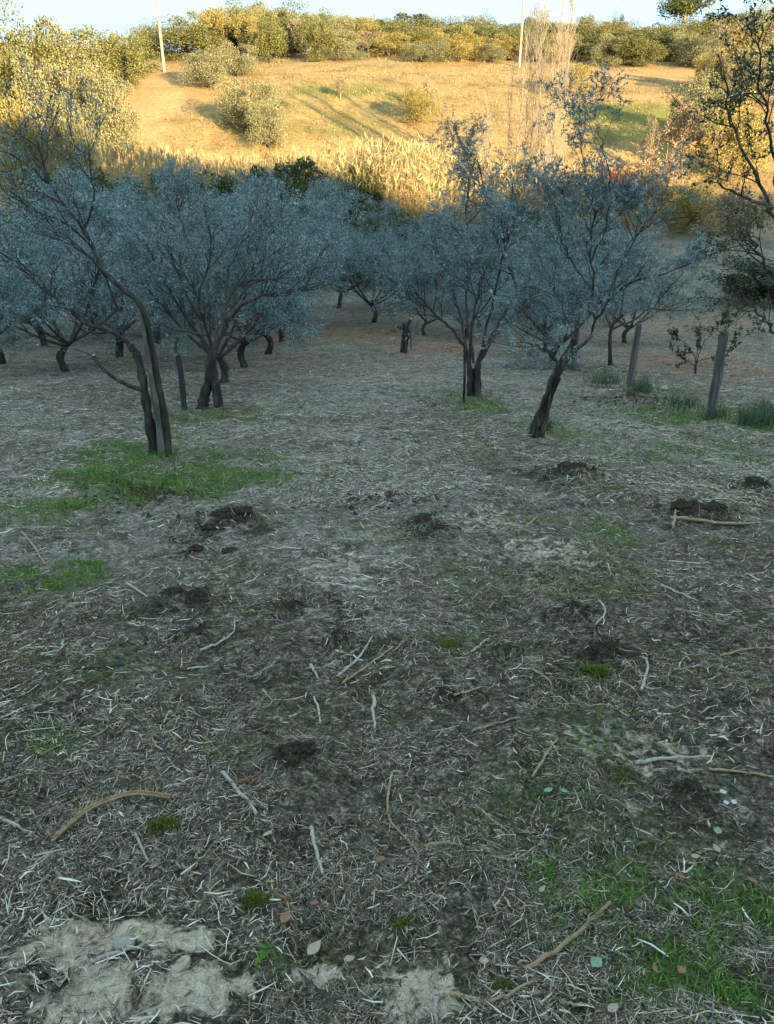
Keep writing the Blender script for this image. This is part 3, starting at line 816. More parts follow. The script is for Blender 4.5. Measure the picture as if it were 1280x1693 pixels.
# ------------------------------------------------------------------ trees and bushes of the far slope
def far_tree_mesh(seed, n, leaf, lobes, shape, mats, trunk=True, twiggy=False):
    """unit tree: height 1, width 1; lumpy crown of leaf clumps on limbs"""
    rng = np.random.default_rng(seed)
    zc, rz, rx = shape                      # crown centre height, vertical radius, horizontal radius
    C = norm(rng.normal(size=(lobes, 3))); C[:, 2] = C[:, 2] * .95
    rad = rng.uniform(.3, .92, (lobes, 1))
    C = C * rad * np.array([rx, rx, rz]) + np.array([0, 0, zc])
    lr = rng.uniform(.14, .40, lobes) * rx
    idx = rng.integers(0, lobes, n)
    d = norm(rng.normal(size=(n, 3))); d[:, 2] = np.where(rng.random(n) < .3, np.abs(d[:, 2]), d[:, 2])
    P = C[idx] + d * (lr[idx] * rng.random(n) ** .35)[:, None]
    P[:, 2] = np.maximum(P[:, 2], .01)
    root = empty('hill_tree', (0, 0, 0), '', 'tree')
    mb = MB()
    top = np.array([rng.normal() * .03, rng.normal() * .03, max(zc - rz * .35, .08)])
    tr = resample(np.array([[0, 0, -.06], top * .5 + rng.normal(size=3) * .01, top]), 7)
    tube(mb, tr, np.linspace(.035, .025, len(tr)), 6, rng, .1)
    for k in range(min(lobes, 9)):
        q = resample(np.array([top, (top + C[k]) / 2 + rng.normal(size=3) * .02, C[k]]), 5)
        tube(mb, q, np.linspace(.016, .005, len(q)), 4, cap=False)
    if twiggy:
        for k in range(160):
            a = C[rng.integers(0, lobes)]
            q = np.array([a, a + norm(rng.normal(size=3) + [0, 0, .8]) * rng.uniform(.08, .25)])
            tube(mb, q, [.004, .002], 3, cap=False)
    mb.obj('trunk', mats[1], root)
    mb = MB()
    leaves(mb, P, d + rng.normal(size=(n, 3)) * .7, rng.uniform(.6, 1.4, n) * leaf, rng.uniform(.6, 1.3, n) * leaf * .55, rng, .1)
    mb.obj('crown', mats[0], root)
    return root

FARK = {
    'oak': [far_tree_mesh(200 + k, 17000, .026, 44, (.40, .54, .54), (M['far_oak'], M['bark'])) for k in range(3)],
    'olive': [far_tree_mesh(210 + k, 17000, .024, 42, (.41, .52, .54), (M['far_olive'], M['bark'])) for k in range(3)],
    'gold': [far_tree_mesh(220 + k, 14000, .026, 36, (.41, .52, .54), (M['far_gold'], M['bark'])) for k in range(2)],
    'dry': [far_tree_mesh(230 + k, 1500, .04, 18, (.55, .42, .48), (M['far_dry'], M['far_bark']), twiggy=True) for k in range(2)],
    'pine': [far_tree_mesh(240, 6000, .035, 34, (.87, .11, .5), (M['far_pine'], M['far_bark']))],
    'dark': [far_tree_mesh(250 + k, 8000, .04, 28, (.48, .48, .5), (M['green_shrub'], M['bark'])) for k in range(2)],
    'bramble': [far_tree_mesh(280, 9000, .035, 30, (.45, .5, .52), (M['bramble'], M['bark']))],
    'rust': [far_tree_mesh(260, 4500, .04, 20, (.5, .46, .5), (M['rust_leaf'], M['bark']))],
    'tan': [far_tree_mesh(270 + k, 2600, .045, 20, (.55, .43, .48), (M['tan_leaf'], M['far_bark']), twiggy=True) for k in range(2)],
}
used_far = set()
rf = random.Random(17)
def far_tree(kind, u, vtop, Y, wpx, label, cat='tree', group=None, name='hill_tree', k=None, zmin=None, depth=None):
    lst = FARK[kind]
    proto = lst[rf.randrange(len(lst))] if k is None else lst[k]
    t = at_y(u, vtop, Y)
    x = t[0]; zb = float(H(x, Y))
    h = max(t[2] - zb, .8) if zmin is None else max(t[2] - zb, zmin)
    w = wpx * ppm(Y)
    sc = (w, w if depth is None else depth, h)
    loc = (x, Y, zb - .05)
    rz = rf.uniform(0, 6.28)
    if proto.name not in used_far:
        used_far.add(proto.name)
        o = proto; o.location = loc; o.rotation_euler = (0, 0, rz); o.scale = sc
        o['label'] = label
        if group: o['group'] = group
    else:
        o = copy_tree(proto, loc, rz, sc, label, group)
    o.name = name; o['category'] = cat
    return o

# big trees on the left flank
for (k, u, vt, Y, w, lab) in [
    ('oak', 15, -12, 82, 125, 'tall tawny tree in the top left corner, highest of the left flank'),
    ('olive', 92, 12, 84, 105, 'thin-topped tree against the sky right of the top left corner tree'),
    ('oak', 160, 14, 92, 115, 'broad evergreen on the skyline left of the leaning wooden pole'),
    ('oak', 205, 40, 100, 80, 'evergreen at the left edge of the bare slope, on the skyline'),
    ('olive', 52, 62, 76, 95, 'yellow-green tree on the left flank below the skyline trees'),
    ('olive', 118, 78, 80, 80, 'yellowish olive left of the round grey olive on the left flank'),
    ('olive', 168, 92, 76, 88, 'round grey-green olive at the left border of the bare sandy slope'),
    ('gold', 12, 125, 68, 80, 'sunlit bushy tree low at the left picture edge'),
    ('olive', 118, 150, 70, 60, 'pale bush below the round grey olive on the left flank'),
    ('olive', 62, 178, 66, 70, 'yellow bush behind the top shoots of the nearest left olive'),
    ('oak', 300, 20, 112, 115, 'wide evergreen right behind the leaning wooden pole'),
    ('oak', 245, 30, 116, 60, 'small evergreen on the skyline left of the wooden pole'),
    ('olive', 340, 70, 95, 80, 'rounded olive just right of the wooden pole on the slope'),
    ('olive', 388, 60, 101, 66, 'olive standing behind the rounded one right of the wooden pole'),
    ('olive', 402, 118, 82, 98, 'large loose grey olive on the slope, casting shade to its left'),
    ('olive', 440, 150, 78, 60, 'lower grey olive at the right side of the large loose one'),
    ('gold', 690, 138, 84, 62, 'yellow-green bush alone in the middle of the meadow'),
    ('dry', 712, 125, 86, 38, 'bare twiggy top beside the lone yellow-green meadow bush'),
    ('dry', 562, 118, 90, 34, 'small bare shrub on the green patch of the meadow'),
    ('olive', 466, 168, 88, 24, 'tiny round bush on the meadow right of the loose olive'),
    ('gold', 945, 95, 92, 62, 'yellow-green bush right of the bare poplars'),
    ('dry', 1008, 112, 93, 40, 'bare pale shrub right of the poplars at the meadow edge'),
    ('dry', 1078, 190, 72, 36, 'small pinkish bare shrub on the green strip at right'),
    ('olive', 1160, 108, 78, 95, 'pale grey-green olive on the right slope'),
    ('gold', 1185, 70, 92, 52, 'bright yellowish upright bush on the right slope'),
    ('tan', 1130, 160, 72, 75, 'pale dry bush below the grey-green olive on the right slope'),
    ('gold', 1235, 130, 70, 100, 'golden bush behind the leaves of the right edge tree'),
    ('olive', 1265, 60, 88, 110, 'grey-green tree high at the right edge'),
    ('olive', 1100, 90, 118, 60, 'small olive below the umbrella pine'),
]:
    far_tree(k, u, vt, Y, w, lab)
# wooded band along the hill top; dark kind paints in its shaded gaps
ORD = ['first', 'second', 'third', 'fourth', 'fifth', 'sixth', 'seventh', 'eighth', 'ninth', 'tenth', 'eleventh', 'twelfth', 'thirteenth', 'fourteenth', 'fifteenth', 'sixteenth', 'seventeenth', 'eighteenth', 'nineteenth', 'twentieth']
ORD += ['twenty-' + o for o in ORD[:9]] + ['thirtieth'] + ['thirty-' + o for o in ORD[:9]] + ['fortieth'] + ['forty-' + o for o in ORD[:9]]
G1 = 'trees of the wooded band on the hill top'
L1 = 'olive-green tree in the front row of the wooded band'
L2 = 'evergreen in the skyline row of the wooded band'
skyl = [(350, 12), (380, 2), (430, -2), (480, 4), (530, 2), (570, 14), (610, 24), (650, 28), (700, 28), (745, 30), (785, 34), (840, 36), (880, 30), (925, 42), (960, 26), (1000, 24), (1040, 34), (1080, 36), (1120, 34), (1160, 30), (1200, 22), (1250, 8)]
su, sv = [a for a, b in skyl], [b - 8 for a, b in skyl]
i = 0; u = 352
while u < 1285:
    far_tree(rf.choice(['oak', 'oak', 'olive', 'dark']), u, np.interp(u, su, sv) + rf.uniform(-7, 14), rf.uniform(124, 138), rf.uniform(70, 100), ORD[i] + ' ' + L2 + ', counted from the left', group=G1); i += 1
    u += rf.uniform(22, 34)
u = 360; i = 0
while u < 1270:
    far_tree(rf.choice(['oak', 'olive', 'oak', 'dark', 'gold']), u, np.interp(u, su, sv) + rf.uniform(2, 24), rf.uniform(118, 125), rf.uniform(46, 80), ORD[i] + ' tree in the middle row of the wooded band, counted from the left', group=G1); i += 1
    u += rf.uniform(22, 36)
i = 0; u = 415
while u < 1240:
    far_tree(rf.choice(['oak', 'olive', 'olive', 'gold', 'dark', 'tan']), u, np.interp(u, su, sv) + rf.uniform(12, 40), rf.uniform(107, 119), rf.uniform(50, 80), ORD[i] + ' ' + L1 + ', counted from the left', group=G1); i += 1
    u += rf.uniform(22, 34)
far_tree('oak', 808, 16, 140, 36, 'small dark tree poking above the skyline left of the far pole')
far_tree('oak', 885, 14, 142, 58, 'domed tree on the skyline behind the far pole')
far_tree('oak', 972, 4, 150, 34, 'tree sticking up on the skyline right of the poplars')
far_tree('oak', 1022, 10, 150, 22, 'narrow tree on the skyline left of the umbrella pine')
far_tree('pine', 1130, -2, 140, 88, 'umbrella pine with flat crown on the skyline at upper right', name='umbrella_pine', zmin=5)
# shrubs around the valley bottom
for (k, u, vt, Y, w, lab, nm) in [
    ('dark', 505, 242, 58, 190, 'dark green shrub in front of the reeds, centre left', 'shrub'),
    ('dark', 425, 258, 58, 150, 'dark shrub left of the centre shrub in front of the reeds', 'shrub'),
    ('dark', 560, 285, 56, 100, 'low dark shrub beneath the golden reeds', 'shrub'),
    ('dark', 255, 266, 57, 230, 'shaded dark scrub under the reed plumes on the left', 'shrub'),
    ('dark', 120, 262, 57, 220, 'shaded green scrub behind the nearest left olive', 'shrub'),
    ('rust', 705, 298, 56, 120, 'rust-red shrub in the gap between the centre olives', 'shrub'),
    ('dark', 716, 362, 49, 44, 'dark bush under the rust-red shrub', 'shrub'),
    ('rust', 1015, 258, 61, 75, 'rusty leaved bush behind the tall shoots of the leaning olive', 'shrub'),
    ('tan', 610, 248, 62, 46, 'dark twiggy bush standing up among the golden reeds', 'shrub'),
    ('rust', 885, 262, 63, 80, 'russet bush right below the poplar stems', 'shrub'),
    ('dark', 600, 258, 61, 80, 'dark green bush set in the golden reeds at the centre', 'shrub'),
    ('gold', 870, 240, 66, 80, 'orange-gold bush at the foot of the poplars', 'shrub'),
    ('tan', 1060, 255, 60, 90, 'tan bush with pale leaves, lit at the right', 'shrub'),
    ('tan', 1100, 235, 63, 80, 'pale tan bush above the dark bramble', 'shrub'),
    ('gold', 1150, 292, 60, 120, 'small gold-leaved bush above the dark bramble', 'shrub'),
    ('bramble', 1175, 330, 46, 190, 'dark bramble mound on the right beyond the bare ground', 'bramble'),
    ('bramble', 1270, 425, 40, 190, 'dark bramble under the right edge tree', 'bramble'),
    ('tan', 1225, 300, 52, 110, 'pale scrub behind the right edge tree', 'shrub'),
    ('olive', 930, 300, 55, 110, 'grey shrub behind the leaning olive on the right', 'shrub'),
    ('olive', 700, 375, 46, 70, 'pale silvery bush behind the twin-stemmed olive', 'shrub'),
    ('dark', 1010, 345, 48, 90, 'shaded shrub behind the thin pruned olive', 'shrub'),
    ('dark', 345, 272, 56, 180, 'shaded green scrub behind the left grove', 'shrub'),
    ('dark', 30, 300, 54, 140, 'dark scrub behind the grove at the left picture edge', 'shrub'),
    ('dark', 840, 325, 53, 170, 'dark scrub behind the twin-stemmed olive', 'shrub'),
    ('dark', 620, 322, 54, 150, 'dark scrub behind the olive at the end of the track', 'shrub'),
]:
    far_tree(k, u, vt, Y, w, lab, cat='shrub', name=nm)
for lst in FARK.values():
    for o in lst:
        if o.name not in used_far and o['label'] == '':
            for c in list(o.children): bpy.data.objects.remove(c)
            bpy.data.objects.remove(o)

# ------------------------------------------------------------------ reed bed (uncountable stalks)
def reeds():
    rng = np.random.default_rng(77)
    mb = MB(); mb2 = MB()
    n = 5200
    u = np.concatenate([rng.uniform(160, 740, int(n * .75)), rng.uniform(740, 1010, n - int(n * .75))])
    Y = rng.uniform(59.5, 66, n)
    d = rays(u, np.full(n, 300.)); x = d[:, 0] * (Y / d[:, 1])
    z = H(x, Y)
    dens = fbm(x / 4, Y / 4, 3, 3)
    top_px = np.interp(u, [150, 200, 300, 350, 400, 500, 560, 620, 700, 745, 800, 1010], [268, 244, 248, 258, 268, 262, 246, 240, 246, 264, 280, 302])
    b = (846.5 - top_px) / F
    zt = CAM[2] + Y * (b * UP[2] + FW[2]) / (b * UP[1] + FW[1])
    h = np.clip((zt - z) * rng.uniform(.5, 1.08, n) + dens * 1.8, 1.0, 7.0)
    lean = rng.normal(size=(n, 2)) * .15 + fbm(x / 3, Y / 3, 8, 2)[:, None] * .3
    base = np.stack([x, Y, z - .05], -1)
    mid = base + np.stack([lean[:, 0] * h * .4, lean[:, 1] * h * .4, h * .55], -1)
    top = base + np.stack([lean[:, 0] * h, lean[:, 1] * h, h], -1)
    s = norm(np.stack([rng.normal(size=n), rng.normal(size=n), np.zeros(n)], -1)) * .014
    V = np.stack([base - s, base + s, mid + s * .8, mid - s * .8, top + s * .3, top - s * .3], 1).reshape(-1, 3)
    k = np.arange(n)[:, None] * 6
    mb.add(V, np.concatenate([k + [[0, 1, 2, 3]], k + [[3, 2, 4, 5]]]), False)
    # leaves along each stalk
    m = 9
    t = rng.uniform(.25, 1.0, (n, m))
    P = (base[:, None] * (1 - t[..., None]) + top[:, None] * t[..., None]).reshape(-1, 3)
    D = np.stack([rng.normal(size=n * m), rng.normal(size=n * m), rng.uniform(.3, 1.2, n * m)], -1)
    leaves(mb, P, D, rng.uniform(.35, .75, n * m), rng.uniform(.035, .07, n * m), rng, .1)
    # plumes on some of them
    sel = rng.random(n) < .35
    q = top[sel]; r = len(q)
    for j in range(7):
        leaves(mb, q + rng.normal(size=(r, 3)) * .03 - np.array([0, 0, .12]) * j * .4, np.stack([rng.normal(size=r) * .25, rng.normal(size=r) * .25, np.ones(r)], -1), rng.uniform(.35, .7, r), rng.uniform(.05, .1, r), rng, .1)
    mb.obj('reed_bed', M['reed'], label='tall dry golden reeds along the valley bottom with feathery plumes', category='reeds', kind='stuff')
reeds()

def dry_meadow():
    rng = np.random.default_rng(78)
    n = 30000
    Y = 64 + 56 * rng.random(n) ** .9; x = rng.uniform(-1, 1, n) * (Y * .55 + 6)
    keep = (zone(HBARE, x, Y) < .35) & (fbm(x / 6, Y / 6, 9, 3) > -.25)
    x, Y = x[keep], Y[keep]; n = len(x)
    P = np.stack([x, Y, H(x, Y) - .02], -1)
    mb = MB()
    leaves(mb, P, np.stack([rng.normal(size=n) * .5, rng.normal(size=n) * .5, np.ones(n)], -1), rng.uniform(.12, .4, n), rng.uniform(.04, .10, n), rng, .1)
    mb.obj('meadow_grass', M['meadow'], label='dry tawny grass over the sunlit far meadow', category='grass', kind='stuff')
dry_meadow()

# ------------------------------------------------------------------ bare poplars
def poplar(seed, u, v0, Y, vtop, thick, label, group):
    rng = np.random.default_rng(seed)
    p = at_y(u, 260, Y); x = p[0]; zb = float(H(x, Y))
    t = at_y(u, vtop, Y); h = t[2] - zb
    base = np.array([x, Y, zb - .05])
    lean = rng.normal(size=2) * .03
    tr = resample(np.array([base, base + [lean[0] * h * .5, lean[1] * h * .5, h * .5], base + [lean[0] * h, lean[1] * h, h]]), 12) + rng.normal(size=(1, 3)) * 0
    main = [(tr, np.linspace(thick, .012, len(tr)), 6, .04)]
    limbs = [(tr, thick, .012, .2)]
    tubes, tips = [], []
    skeleton_twigs(rng, limbs, [dict(per_m=6.5, ang=(14, 38), len=(1.0, 2.8), r=.014, bias=(0, 0, .4), wob=.07, sides=3, seg=4),
                                dict(per_m=4.2, ang=(15, 40), len=(.4, 1.2), r=.009, bias=(0, 0, .35), wob=.08, sides=3, seg=3)], tubes, tips)
    root = empty('poplar_tree', base, label, 'tree', group)
    mb = MB(); tube(mb, tr - base, np.linspace(thick * .75, .008, len(tr)), 6, rng, .04); mb.obj('trunk', M['poplar_bark'], root)
    mb = MB()
    for (q, a, b, s) in tubes: tube(mb, q - base, np.linspace(a, b, len(q)), s, cap=False)
    mb.obj('branches', M['poplar_bark'], root)
GP = 'bare poplars in the clump'
pord = ['', 'second', 'third', 'fifth', 'sixth', 'eighth', 'ninth', 'tenth', 'fourth', 'last', 'first', 'seventh']
for i, (u, Y, vt, th) in enumerate([(803, 61, 165, .035), (852, 64, 60, .05), (866, 62, 10, .06), (880, 64, -20, .07), (893, 61, -40, .07), (905, 65, -30, .06), (917, 62, -45, .07), (928, 66, 0, .05), (873, 67, 40, .04), (940, 63, 70, .04), (838, 66, 110, .035), (900, 60, 60, .04)]):
    poplar(300 + i, u, 260, Y, vt, th, 'short bare sapling standing apart at the left of the poplar clump' if i == 0 else 'bare pale poplar, %s from the left in the clump at upper right' % pord[i], None if i == 0 else GP)

# ------------------------------------------------------------------ wooden line poles on the slope
def line_pole(u, vb, label, Y=None, h=9.5, r=.15):
    p = gp_far(u, vb) if Y is None else np.array([at_y(u, vb, Y)[0], Y, 0])
    p[2] = float(H(p[0], p[1])) - .1
    root = empty('line_pole', p, label, 'pole')
    mb = MB(); tube(mb, resample(np.array([[0, 0, -.3], [0, 0, h]]), 8), np.linspace(r, r * .68, 8), 12); mb.obj('pole', M['pole_wood'], root)
    mb = MB(); tube(mb, np.array([[-.75, 0, h - .5], [.75, 0, h - .5]]), [.05, .05], 4); mb.obj('crossarm', M['pole_wood'], root)
    for dx in (-.65, .65):
        mb = MB(); tube(mb, np.array([[dx, 0, h - .45], [dx, 0, h - .38], [dx, 0, h - .30]]), [.03, .05, .03], 8); mb.obj('insulator', M['stone'], root)
line_pole(272, 119, 'pale wooden line pole on the bare slope at upper left', r=.17)
line_pole(860, 90, 'thin pale line pole in front of the wooded band behind the poplars', Y=106, h=9.5, r=.15)

# ------------------------------------------------------------------ small house half hidden on the ridge at right
def house():
    p = at_y(1228, 40, 160); x = p[0]; z = float(H(x, 160))
    z = p[2] - 2.4
    root = empty('house', (x, 160, z), 'low house with pale roof edge half hidden in trees at the top right', 'building')
    def box(x0, x1, y0, y1, z0, z1):
        V = [(a, b, c) for a in (x0, x1) for b in (y0, y1) for c in (z0, z1)]
        return V, [[0, 1, 3, 2], [4, 6, 7, 5], [0, 4, 5, 1], [2, 3, 7, 6], [0, 2, 6, 4], [1, 5, 7, 3]]
    mb = MB(); mb.add(*box(-4.5, 4.5, 0, 7, -4, 2.2), False); mb.obj('wall', M['plaster'], root)
    mb = MB()
    V = [(-5, -.6, 2.21), (5, -.6, 2.21), (5, 7.6, 2.21), (-5, 7.6, 2.21), (-5, 3.5, 3.9), (5, 3.5, 3.9)]
    mb.add(V, [[0, 1, 5, 4], [2, 3, 4, 5]], False); mb.add(V, [[0, 4, 3], [1, 2, 5]], False); mb.add(V, [[0, 3, 2, 1]], False)
    ro = mb.obj('roof', M['roof'], root)
    mb = MB(); mb.add(*box(-5.05, 5.05, -.68, -.605, 2.12, 2.36), False); mb.obj('fascia', M['cut_wood'], ro)
    for wx in (-3, 0, 3):
        mb = MB(); mb.add(*box(wx - .6, wx + .6, -.03, .05, .5, 1.7), False); w = mb.obj('window', M['window_glass'], root)
        mb = MB(); mb.add(*box(wx - .75, wx + .75, -.10, -.032, .38, .48), False); mb.obj('sill', M['cut_wood'], w)
house()

# ------------------------------------------------------------------ fence posts and stakes
def post(u, vb, u2, vt, label, r=.055, mat='post_wood', name='fence_post', flat=True, seed=0):
    rng = np.random.default_rng(seed + 900)
    b = gp(u, vb); t = at_y(u2, vt, b[1])
    n = 14
    P = np.array([b + (t - b) * k for k in np.linspace(-.12, 1, n)]) - b
    P[:, :2] += rng.normal(size=(n, 2)) * .004
    root = empty(name, b, label, 'post')
    mb = MB(); tube(mb, P, np.linspace(r * 1.08, r * .95, n), 10, rng, .06, flute=.06)
    mb.obj('shaft', M[mat], root)
    if flat:   # weathered top and two staples for the old wire
        mb = MB(); d = norm(P[-1] - P[-2]); tube(mb, np.array([P[-1] - d * .004, P[-1] + d * .016]), [r * .93, r * .8], 10); mb.obj('top', M['stick_dark'], root)
        for k in (.45, .8):
            q = P[int(k * (n - 1))] + np.array([0, -r * 1.0, 0])
            mb = MB(); tube(mb, q + np.array([[-.012, .004, 0], [-.008, -.012, 0], [.008, -.012, 0], [.012, .004, 0]]), .003, 5); mb.obj('staple', M['stake_wood'], root)
    return root
post(1176, 684, 1197, 549, 'nearest and rightmost grey wooden fence post, leaning right', .072, seed=1)
post(1041, 640, 1056, 537, 'middle grey wooden fence post of the three on the right', .07, seed=2)
post(948, 613, 955, 530, 'farthest grey fence post, just right of the leaning olive', .068, seed=3)
post(306, 678, 291, 558, 'dark leaning stake beside the arching olive on the left', .045, 'stake_wood', 'wooden_stake', seed=4)
post(767, 669, 769, 566, 'thin wooden stake at the foot of the twin-stemmed olive', .022, 'bark_red', 'wooden_stake', False, 5)
post(243, 560, 240, 384, 'thin pale pipe standing in the left grove', .02, 'stone', 'marker_pipe', False, 6)
post(680, 578, 678, 515, 'slim pale stake beside the pruned stump', .025, 'post_wood', 'wooden_stake', False, 7)

def stump():
    rng = np.random.default_rng(950)
    b = gp(669, 582); Y = b[1]
    root = empty('pruned_stump', b, 'knobbly pruned olive stump standing at the end of the track', 'stump')
    P = px_limb(Y, [(668, 586), (669, 565), (672, 550), (670, 534)], 10) - b
    mb = MB(); tube(mb, P, np.array([.16, .13, .12, .13, .12, .13, .14, .15, .13, .12, .11, .1, .1, .1])[:len(P)], 9, rng, .14); mb.obj('trunk', M['bark_red'], root)
    for (du, dv) in ((-14, 8), (9, -4)):
        a = px_limb(Y, [(670, 545), (670 + du, 545 + dv - 14)], 5) - b
        mb = MB(); tube(mb, a, np.linspace(.06, .05, len(a)), 7, rng, .1); s = mb.obj('branch_stub', M['bark'], root)
        mb = MB(); d = norm(a[-1] - a[-2]); tube(mb, np.array([a[-1] - d * .005, a[-1] + d * .02]), [.049, .045], 8); mb.obj('cut_end', M['cut_wood'], s)
stump()

# ------------------------------------------------------------------ ground litter (uncountable)
def strips(mb, rng, x, y, yaw, L, W, lift=.004, bend=.25, stand=.0, simple=False):
    n = len(x)
    t = np.array([-.5, 0.0, .5])
    side = rng.normal(size=n) * bend * L * .35
    c, s = np.cos(yaw), np.sin(yaw)
    X = x[:, None] + t[None, :] * L[:, None] * c[:, None] - (1 - 4 * t[None, :] ** 2) * side[:, None] * s[:, None]
    Y = y[:, None] + t[None, :] * L[:, None] * s[:, None] + (1 - 4 * t[None, :] ** 2) * side[:, None] * c[:, None]
    Z = H(X, Y) + lift * rng.random((n, 1)) * 2 + np.abs(rng.normal(size=(n, 3))) * lift * 1.2
    Z[:, 2] += np.where(rng.random(n) < .25, rng.random(n) * L * (.25 + stand), 0)
    roll = rng.uniform(-.9, .9, n)
    sv = np.stack([-s * np.cos(roll), c * np.cos(roll), np.sin(roll)], -1) * W[:, None] * .5
    P = np.stack([X, Y, Z], -1)
    tap = np.stack([rng.uniform(.2, .9, n), np.ones(n), rng.uniform(.1, .7, n)], -1)[:, :, None]
    A = P - sv[:, None] * tap; B = P + sv[:, None] * tap
    V = np.stack([A[:, 0], B[:, 0], A[:, 1], B[:, 1], A[:, 2], B[:, 2]], 1).reshape(-1, 3)
    if simple:
        V = np.stack([A[:, 0], B[:, 0], B[:, 2], A[:, 2]], 1).reshape(-1, 3)
        mb.add(V, np.arange(n)[:, None] * 4 + [[0, 1, 2, 3]], False)
        return
    k = np.arange(n)[:, None] * 6
    mb.add(V, np.concatenate([k + [[0, 1, 3, 2]], k + [[2, 3, 5, 4]]]), False)

def scatter(rng, n, v0, v1, u0=-330, u1=1610):
    u = rng.uniform(u0, u1, n); v = rng.uniform(v0, v1, n)
    p = gpv(u, v, full=False)
    ok = p[:, 1] < 46
    return p[ok, 0], p[ok, 1], np.linalg.norm(p[ok] - CAM, axis=1)

def litter():
    rng = np.random.default_rng(1)
    mbs, mbd = MB(), MB()
    for (n, v0, v1, l0, w0) in ((150000, 820, 1800, .026, .0024), (140000, 820, 1800, .0105, .0038), (310000, 500, 840, .025, .0038)):
        x, y, d = scatter(rng, n, v0, v1)
        dn = .6 * fbm(x / 1.1, y / 1.1, 201, 3) + .9 * fbm(x / .22, y / .22, 207, 2) + .5 * vnoise(x / .06, y / .06, 209)
        sand = zone(ZSAND, x, y, .6); dark = zone(ZDARK, x, y); pale = zone(ZPALE, x, y); gr = zone(ZG, x, y); red = zone(ZRED, x, y)
        pr = np.clip(.60 + 1.3 * dn + .35 * pale - 2.2 * sand - .65 * dark - .55 * gr - .4 * red, .03, 1)
        k = rng.random(len(x)) < pr
        x, y, d, dark_k = x[k], y[k], d[k], dark[k]
        sc = np.clip(d / 3.2, .85, 7) ** .66
        L = l0 * sc * np.exp(rng.normal(size=len(x)) * .55); W = w0 * sc * rng.uniform(.5, 1.4, len(x))
        big = rng.random(len(x)) < .02
        L = np.where(big, L * 2.2, L); W = np.where(big, W * 1.5, W)
        yaw = rng.uniform(0, 6.28, len(x))
        isd = rng.random(len(x)) < .28
        for mb, m in ((mbs, ~isd), (mbd, isd)):
            strips(mb, rng, x[m], y[m], yaw[m], L[m], W[m], .004, simple=(v1 < 900 or l0 < .02))
    mbs.obj('straw_litter', M['straw'], label='pale chopped straw and prunings scattered over the ground', category='litter', kind='stuff')
    mbd.obj('bark_litter', M['straw_dark'], label='dark chopped twigs and bark scattered over the ground', category='litter', kind='stuff')
    # larger pale chips and splinters lying on top
    mb = MB()
    for (n, v0, v1, l0, w0) in ((15000, 800, 1800, .034, .0036), (90000, 505, 840, .024, .0036)):
        x, y, d = scatter(rng, n, v0, v1)
        dn = fbm(x / .6, y / .6, 251, 3); pale = zone(ZPALE, x, y)
        pr = np.clip(.38 + 1.2 * dn + .6 * pale - .5 * zone(ZDARK, x, y) - .5 * zone(ZG, x, y), .02, 1) * np.where(zone(ZSAND, x, y, .6) > .35, .07, 1)
        k = rng.random(len(x)) < pr; x, y, d = x[k], y[k], d[k]; n = len(x)
        sc = np.clip(d / 3.2, .85, 7) ** .66
        strips(mb, rng, x, y, rng.uniform(0, 6.28, n), l0 * sc * np.exp(rng.normal(size=n) * .5), w0 * sc * np.exp(rng.normal(size=n) * .35), .007, .1, simple=v1 < 900)
    mb.obj('pale_chips', M['straw_pale'], label='larger pale wood splinters and chips scattered on the mulch', category='litter', kind='stuff')
    # fallen olive leaves
    mb = MB()
    x, y, d = scatter(rng, 3500, 560, 1800)
    k = rng.random(len(x)) < np.clip(.5 + 1.5 * fbm(x / .7, y / .7, 231, 3), .02, 1); x, y, d = x[k], y[k], d[k]
    sc = np.clip(d / 3.0, .8, 5) ** .7; n = len(x)
    strips(mb, rng, x, y, rng.uniform(0, 6.28, n), .030 * sc * rng.uniform(.6, 1.3, n), .006 * sc * rng.uniform(.6, 1.2, n), .006, .1)
    mb.obj('fallen_leaves', M['olive_leaf_dark'], label='small fallen grey-green olive leaves on the mulch', category='litter', kind='stuff')
litter()

def blades(mb, rng, x, y, h, w, lean=.45):
    n = len(x)
    P = np.stack([x, y, H(x, y) - .004], -1)
    D = np.stack([rng.normal(size=n) * lean, rng.normal(size=n) * lean, np.ones(n)], -1)
    d1 = norm(D); s = norm(np.stack([rng.normal(size=n), rng.normal(size=n), np.zeros(n)], -1)) * (w * .5)[:, None]
    mid = P + d1 * (h * .55)[:, None]
    tip = mid + norm(D * [1.9, 1.9, .8]) * (h * .5)[:, None]
    V = np.stack([P - s, P + s, mid + s * .8, mid - s * .8, tip], 1).reshape(-1, 3)
    k = np.arange(n)[:, None] * 5
    mb.add(V, k + [[0, 1, 2, 3]], False); 
    mb.f.append((k + [[3, 2, 4]]) + (mb.n - len(V))); mb.sm.append(False)

